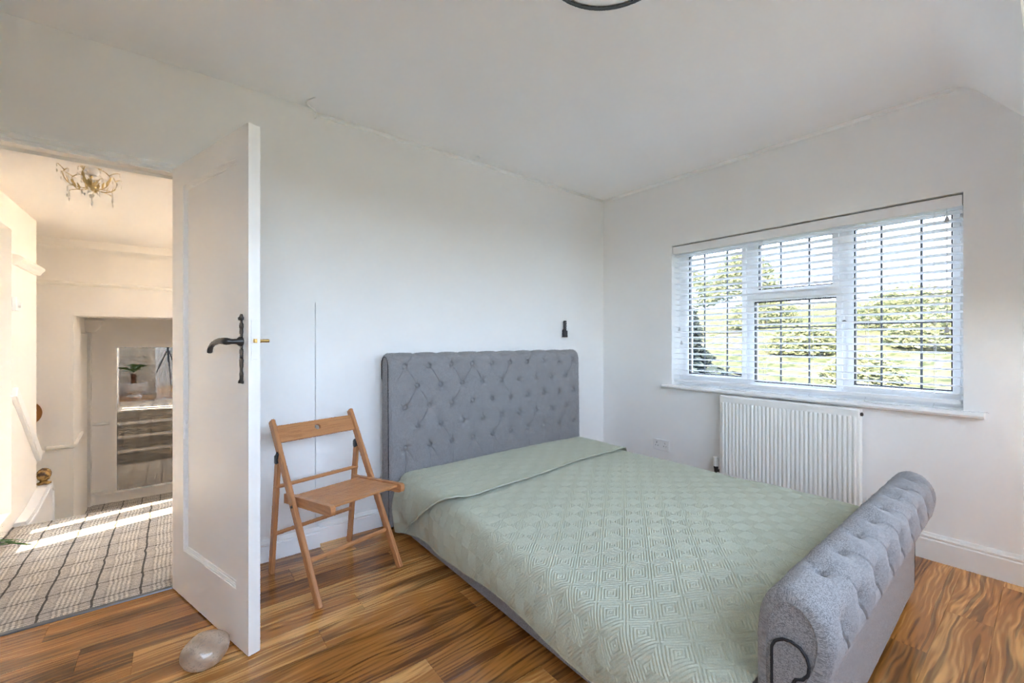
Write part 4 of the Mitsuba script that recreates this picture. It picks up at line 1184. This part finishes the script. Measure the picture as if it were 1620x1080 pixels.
leafm = []
for k in range(6):
    an = 0.35 + k * math.pi / 3
    R = np.array([math.cos(an), math.sin(an), 0])
    q = np.array([CC + R * r + [0, 0, z] for r, z in ((0.015, 1.905), (0.055, 1.898), (0.095, 1.912), (0.118, 1.948), (0.112, 1.978))])
    c_ = CubicSpline(np.linspace(0, 1, 5), q)(np.linspace(0, 1, 24))
    put('arm', tube(c_, np.linspace(0.0028, 0.0019, 24), 8), 'gold_leaf', cd, smooth=True)
    tip = q[-1]
    side_ = np.array([-R[1], R[0], 0])
    for sg in (-1, 1):
        br = CubicSpline([0, 0.5, 1], np.array([tip, tip + R * (0.022 if sg > 0 else -0.012) + side_ * sg * 0.014 + [0, 0, 0.018], tip + R * (0.038 if sg > 0 else -0.022) + side_ * sg * 0.03 + [0, 0, 0.022]]))(np.linspace(0, 1, 10))
        put('branch', tube(br, np.linspace(0.0024, 0.0014, 10), 6), 'gold_leaf', cd, smooth=True)
        hang(br[-1], 2)
    lw = CubicSpline([0, 0.5, 1], np.array([q[1], q[1] + R * 0.035 + side_ * 0.018 + [0, 0, -0.004], q[1] + R * 0.052 + side_ * 0.026 + [0, 0, -0.016]]))(np.linspace(0, 1, 10))
    put('branch', tube(lw, np.linspace(0.0022, 0.0013, 10), 6), 'gold_leaf', cd, smooth=True)
    hang(lw[-1], 3)
    for (t, hgt) in ((8, 0.042), (12, 0.038), (16, 0.030)):
        b0 = c_[t]
        n_ = 9
        tt_ = np.linspace(0, 1, n_)
        spine = b0 + np.outer(tt_, [0, 0, hgt]) + np.outer(tt_ ** 2, R * 0.012)
        wd = 0.0075 * np.sin(np.pi * np.clip(tt_ * 0.92 + 0.08, 0, 1)) + 0.0004
        Pn = np.stack([spine - side_ * wd[:, None], spine + R * 0.002, spine + side_ * wd[:, None]], 1)
        put('leaf', grid(Pn), 'gold_leaf', cd, smooth=True)
    dr_ = CC + R * 0.040 + [0, 0, 1.905]
    hang(dr_, 1)
    n_ = 9
    tt_ = np.linspace(0, 1, n_)
    spine = CC + np.outer(0.012 + 0.03 * tt_, R) + np.outer(tt_, [0, 0, 0.042]) + [0, 0, 1.912]
    wd = 0.010 * np.sin(np.pi * np.clip(tt_ * 0.9 + 0.1, 0, 1)) + 0.0004
    put('leaf', grid(np.stack([spine - side_ * wd[:, None], spine + R * 0.003, spine + side_ * wd[:, None]], 1)), 'gold_leaf', cd, smooth=True)
    nx_ = np.array([math.cos(an + math.pi / 3), math.sin(an + math.pi / 3), 0])
    for t in np.linspace(0.1, 0.9, 8):
        pb = CC + (R * (1 - t) + nx_ * t) * 0.125 + [0, 0, 1.980 - 0.055 * math.sin(math.pi * t)]
        scene[numbered(cd + '__crystal_bead')] = {**bdkey, 'to_world': T().translate(pb.tolist())}
hang(CC + [0, 0, 1.902], 2)
shrink = T().translate([CC[0], CC[1], HC]) @ T().scale(0.83) @ T().translate([-CC[0], -CC[1], -HC])
for k in [k for k in scene if k.startswith(cd + '__')]:
    scene[k] = {**scene[k], 'to_world': shrink @ scene[k]['to_world'] if 'to_world' in scene[k] else shrink}

# ------------------------------------------------------------------ palm and tripod (seen in the mirror; a frond tip reaches into view)
pc = np.array([-0.635, 1.78, 0.0])
pt = thing('potted_palm', 'green palm in a white footed bowl beside the doorway, reflected in the hall mirror', 'potted plant')
put('pot', lathe([(0, 0), (0.125, 0), (0.130, 0.012), (0.105, 0.035), (0.098, 0.055), (0.14, 0.075), (0.19, 0.12), (0.212, 0.19), (0.222, 0.285), (0.215, 0.29), (0.205, 0.285), (0.195, 0.20), (0.0, 0.15)], 48, pc), 'pot_white', pt, smooth=40)
put('soil', lathe([(0, 0.262), (0.15, 0.262), (0.207, 0.255), (0.2, 0.24), (0, 0.24)], 40, pc), 'soil', pt, smooth=40)
put('trunk', cat([tube(np.array([pc + [0.02 * math.sin(a_), 0.02 * math.cos(a_), 0.24], pc + [0.012 * math.sin(a_), 0.012 * math.cos(a_), 0.36], pc + [0.03 * math.sin(a_), 0.03 * math.cos(a_), 0.47]]), [0.034, 0.026, 0.018], 9) for a_ in (0.3, 2.3, 4.4)]), 'palm_trunk', pt, smooth=40)


def frond(base, az, el, ln, droop, nl, rr):
    d = np.array([math.cos(az), math.sin(az), 0])
    t = np.linspace(0, 1, 16)
    p = base + np.outer(ln * t * math.cos(el), d) + np.outer(ln * (t * math.sin(el) - droop * t ** 2.2), [0, 0, 1])
    ms = [tube(p, np.linspace(0.0035, 0.0012, 16), 5)]
    sd = np.array([-d[1], d[0], 0])
    V, F = [], []
    for i in range(nl):
        u = 0.22 + 0.76 * i / (nl - 1)
        q = np.array([np.interp(u, t, p[:, k]) for k in range(3)])
        q2 = np.array([np.interp(min(1, u + 0.05), t, p[:, k]) for k in range(3)])
        tg = unit(q2 - q + 1e-9)
        l = 0.12 * math.sin(math.pi * (0.18 + 0.78 * (1 - u) ** 0.8)) + 0.03
        for sg in (-1, 1):
            dd = unit(sd * sg * 0.8 + tg * 0.75 + np.array([0, 0, 0.25 + 0.15 * rr.random()]))
            w_ = np.cross(dd, [0, 0, 1.0])
            w_ = unit(w_) * 0.0052
            e = q + dd * l * 0.55 + [0, 0, -0.004]
            tip = q + dd * l + [0, 0, -0.25 * l]
            k0 = len(V)
            V += [q - w_ * 0.4, q + w_ * 0.4, e - w_, e + w_, tip]
            F += [[k0, k0 + 1, k0 + 3], [k0, k0 + 3, k0 + 2], [k0 + 2, k0 + 3, k0 + 4]]
    ms.append(M(V, F))
    return cat(ms)


rr = np.random.default_rng(11)
top_ = pc + [0, 0, 0.50]
specs = [(k * 0.81 + 0.2 * rr.random(), 0.45 + 0.85 * rr.random(), 0.27 + 0.08 * rr.random(), 0.40) for k in range(15)]

for az, el, ln, dp in specs:
    put('frond', frond(top_, az, el, ln, dp, 17, rr), 'palm_leaf', pt)

tp = thing('tripod', 'black camera tripod on the laminate floor, reflected in the hall mirror', 'tripod')
tc = np.array([-0.10, -0.13, 0.0])
put('head', cat([ball(tc + [0, 0, 0.985], 0.024, 3), tube([tc + [0, 0, 0.90], tc + [0, 0, 0.97]], [0.022, 0.018], 16), cbox(tc[0] - 0.03, tc[0] + 0.03, tc[1] - 0.025, tc[1] + 0.025, 1.008, 1.022, 0.003)]), 'black_plastic', tp, smooth=40)
put('centre_column', tube([tc + [0, 0, 0.62], tc + [0, 0, 0.91]], 0.013, 14), 'black_plastic', tp, smooth=40)
put('collar', lathe([(0, -0.03), (0.03, -0.03), (0.042, -0.01), (0.042, 0.02), (0.03, 0.03), (0, 0.03)], 24, tc + [0, 0, 0.88]), 'black_plastic', tp, smooth=40)
for k, az in enumerate((math.radians(200), math.radians(80), math.radians(320))):
    d = np.array([math.cos(az), math.sin(az), 0])
    p0, p1 = tc + d * 0.03 + [0, 0, 0.88], tc + d * 0.38 + [0, 0, 0.012]
    lg = put('leg', tube([p0, p0 + (p1 - p0) * 0.38], 0.014, 12), 'black_plastic', tp, smooth=40)
    put('lower_section', tube([p0 + (p1 - p0) * 0.38, p0 + (p1 - p0) * 0.7], 0.011, 12), 'black_plastic', lg, smooth=40)
    put('lower_section', tube([p0 + (p1 - p0) * 0.7, p1], 0.0085, 12), 'black_plastic', lg, smooth=40)
    for t_ in (0.38, 0.70):
        c0 = p0 + (p1 - p0) * t_
        put('clamp', cat([tube([c0 - (p1 - p0) * 0.02, c0 + (p1 - p0) * 0.025], 0.018, 12), ball(c0 + d * 0.02, 0.012, 2)]), 'black_plastic', lg, smooth=40)
    put('rubber_foot', ball(p1, 0.0125, 2), 'black_plastic', lg, smooth=True)

# ------------------------------------------------------------------ garden outside the window
gx = np.concatenate([np.linspace(3.46, 12, 40), np.linspace(12.5, 60, 60)])
gy = np.linspace(-40, 60, 120)
GX, GY = np.meshgrid(gx, gy, indexing='ij')
GZ = -1.1 + 1.5 * smooth(5, 16, GX) + 3.1 * smooth(12, 34, GX) + 0.5 * smooth(30, 60, GX)
GZ += 0.5 * (meshkit.fbm(np.stack([GX * 0.25, GY * 0.25, 0 * GX], -1), 3, 3) - 0.5) * smooth(4, 8, GX)


def ground_z(x, y):
    return float(-1.1 + 1.5 * smooth(5, 16, x) + 3.1 * smooth(12, 34, x) + 0.5 * smooth(30, 60, x))


tag(put('garden_lawn', grid(np.stack([GX, GY, GZ], -1)), 'grass', smooth=True), 'sunlit grass bank outside the window', 'lawn', kind='structure')
tag(put('garden_ground', cbox(-60, 3.46, -40, 60, -1.2, -1.1, 0), 'grass'), 'grass around the house', 'lawn', kind='structure')


def foliage(n, shape, size, seed, up=0.3):
    r = np.random.default_rng(seed)
    c = shape(r, n)
    a_ = r.normal(size=(n, 3))
    a_[:, 2] = np.abs(a_[:, 2]) * up
    a_ /= np.linalg.norm(a_, axis=1, keepdims=True)
    b_ = np.cross(a_, r.normal(size=(n, 3)))
    b_ /= np.linalg.norm(b_, axis=1, keepdims=True)
    s_ = size * (0.6 + 0.8 * r.random((n, 1)))
    V = np.stack([c - a_ * s_, c + b_ * s_ * 0.45, c + a_ * s_, c - b_ * s_ * 0.45], 1).reshape(-1, 3)
    k = np.arange(n)[:, None] * 4
    F = np.vstack([k + [0, 1, 2], k + [0, 2, 3]])
    return M(V, F)


def blob(cx, cy, z0_, rx, ry, rz):
    def fn(r, n):
        d = r.normal(size=(n, 3))
        d /= np.linalg.norm(d, axis=1, keepdims=True)
        rad = 0.75 + 0.3 * r.random((n, 1))
        q = d * rad
        q = q * (0.85 + 0.3 * meshkit.fbm(d * 2.2 + 7, 2, 4)[:, None])
        q[:, 2] = np.abs(q[:, 2])
        return q * [rx, ry, rz] + [cx, cy, z0_]
    return fn


shrubs = [(17.0, 5.4, 1.1, 1.0, 'round sunlit shrub on the grass bank, nearest the middle window'), (18.5, 2.2, 1.3, 1.1, 'leafy shrub on the bank behind the right window'), (22.5, 8.8, 1.5, 1.7, 'tall shrub on the bank behind the left window'),
          (22.0, 3.4, 1.8, 1.6, 'low shrub higher up the bank, behind the middle window'), (13.0, 2.9, 0.8, 0.8, 'small shrub low on the bank'), (38.0, 16.5, 2.6, 5.0, 'pale green tree at the top of the bank on the left'), (42.0, 24.0, 3.0, 5.0, 'pale green tree at the far left of the bank')]
for i, (x, y, r_, hgt, lab) in enumerate(shrubs):
    tree = hgt > 3
    k = thing('garden_tree' if tree else 'garden_shrub', lab, 'tree' if tree else 'shrub')
    z_ = ground_z(x, y)
    put('foliage', foliage(5200, blob(x, y, z_ + (1.0 if tree else -0.1), r_, r_, hgt - (1.0 if tree else 0)), 0.17 if tree else 0.085, 40 + i), 'shrub_leaf', k)
    put('stem', tube([[x, y, z_ - 0.3], [x + 0.05, y, z_ + hgt * 0.5]], [0.12 if tree else 0.05, 0.04], 8), 'bark', k)


def cone(cx, cy, z0_, rad, hgt):
    def fn(r, n):
        t = r.random(n) ** 0.8
        an = r.random(n) * 2 * np.pi
        tier = 0.75 + 0.25 * np.sin(t * 30) + 0.25 * np.sin(an * 5 + t * 11)
        q = rad * (1 - t) ** 0.9 * tier * (0.55 + 0.5 * r.random(n)) + 0.05
        return np.stack([cx + q * np.cos(an), cy + q * np.sin(an), z0_ + t * hgt - 0.12 * q], 1)
    return fn


co = thing('conifer_tree', 'dark blue green conifer close outside the left of the window', 'tree')
put('foliage', cat([foliage(3200, cone(7.9, 4.45, -1.0, 0.85, 2.75), 0.10, 91, 0.15), foliage(3000, blob(7.2, 3.75, -1.1, 0.9, 1.05, 1.75), 0.10, 92)]), 'conifer', co)
put('trunk', tube([[7.9, 4.45, -1.2], [7.9, 4.45, 1.3]], [0.10, 0.03], 8), 'bark', co)
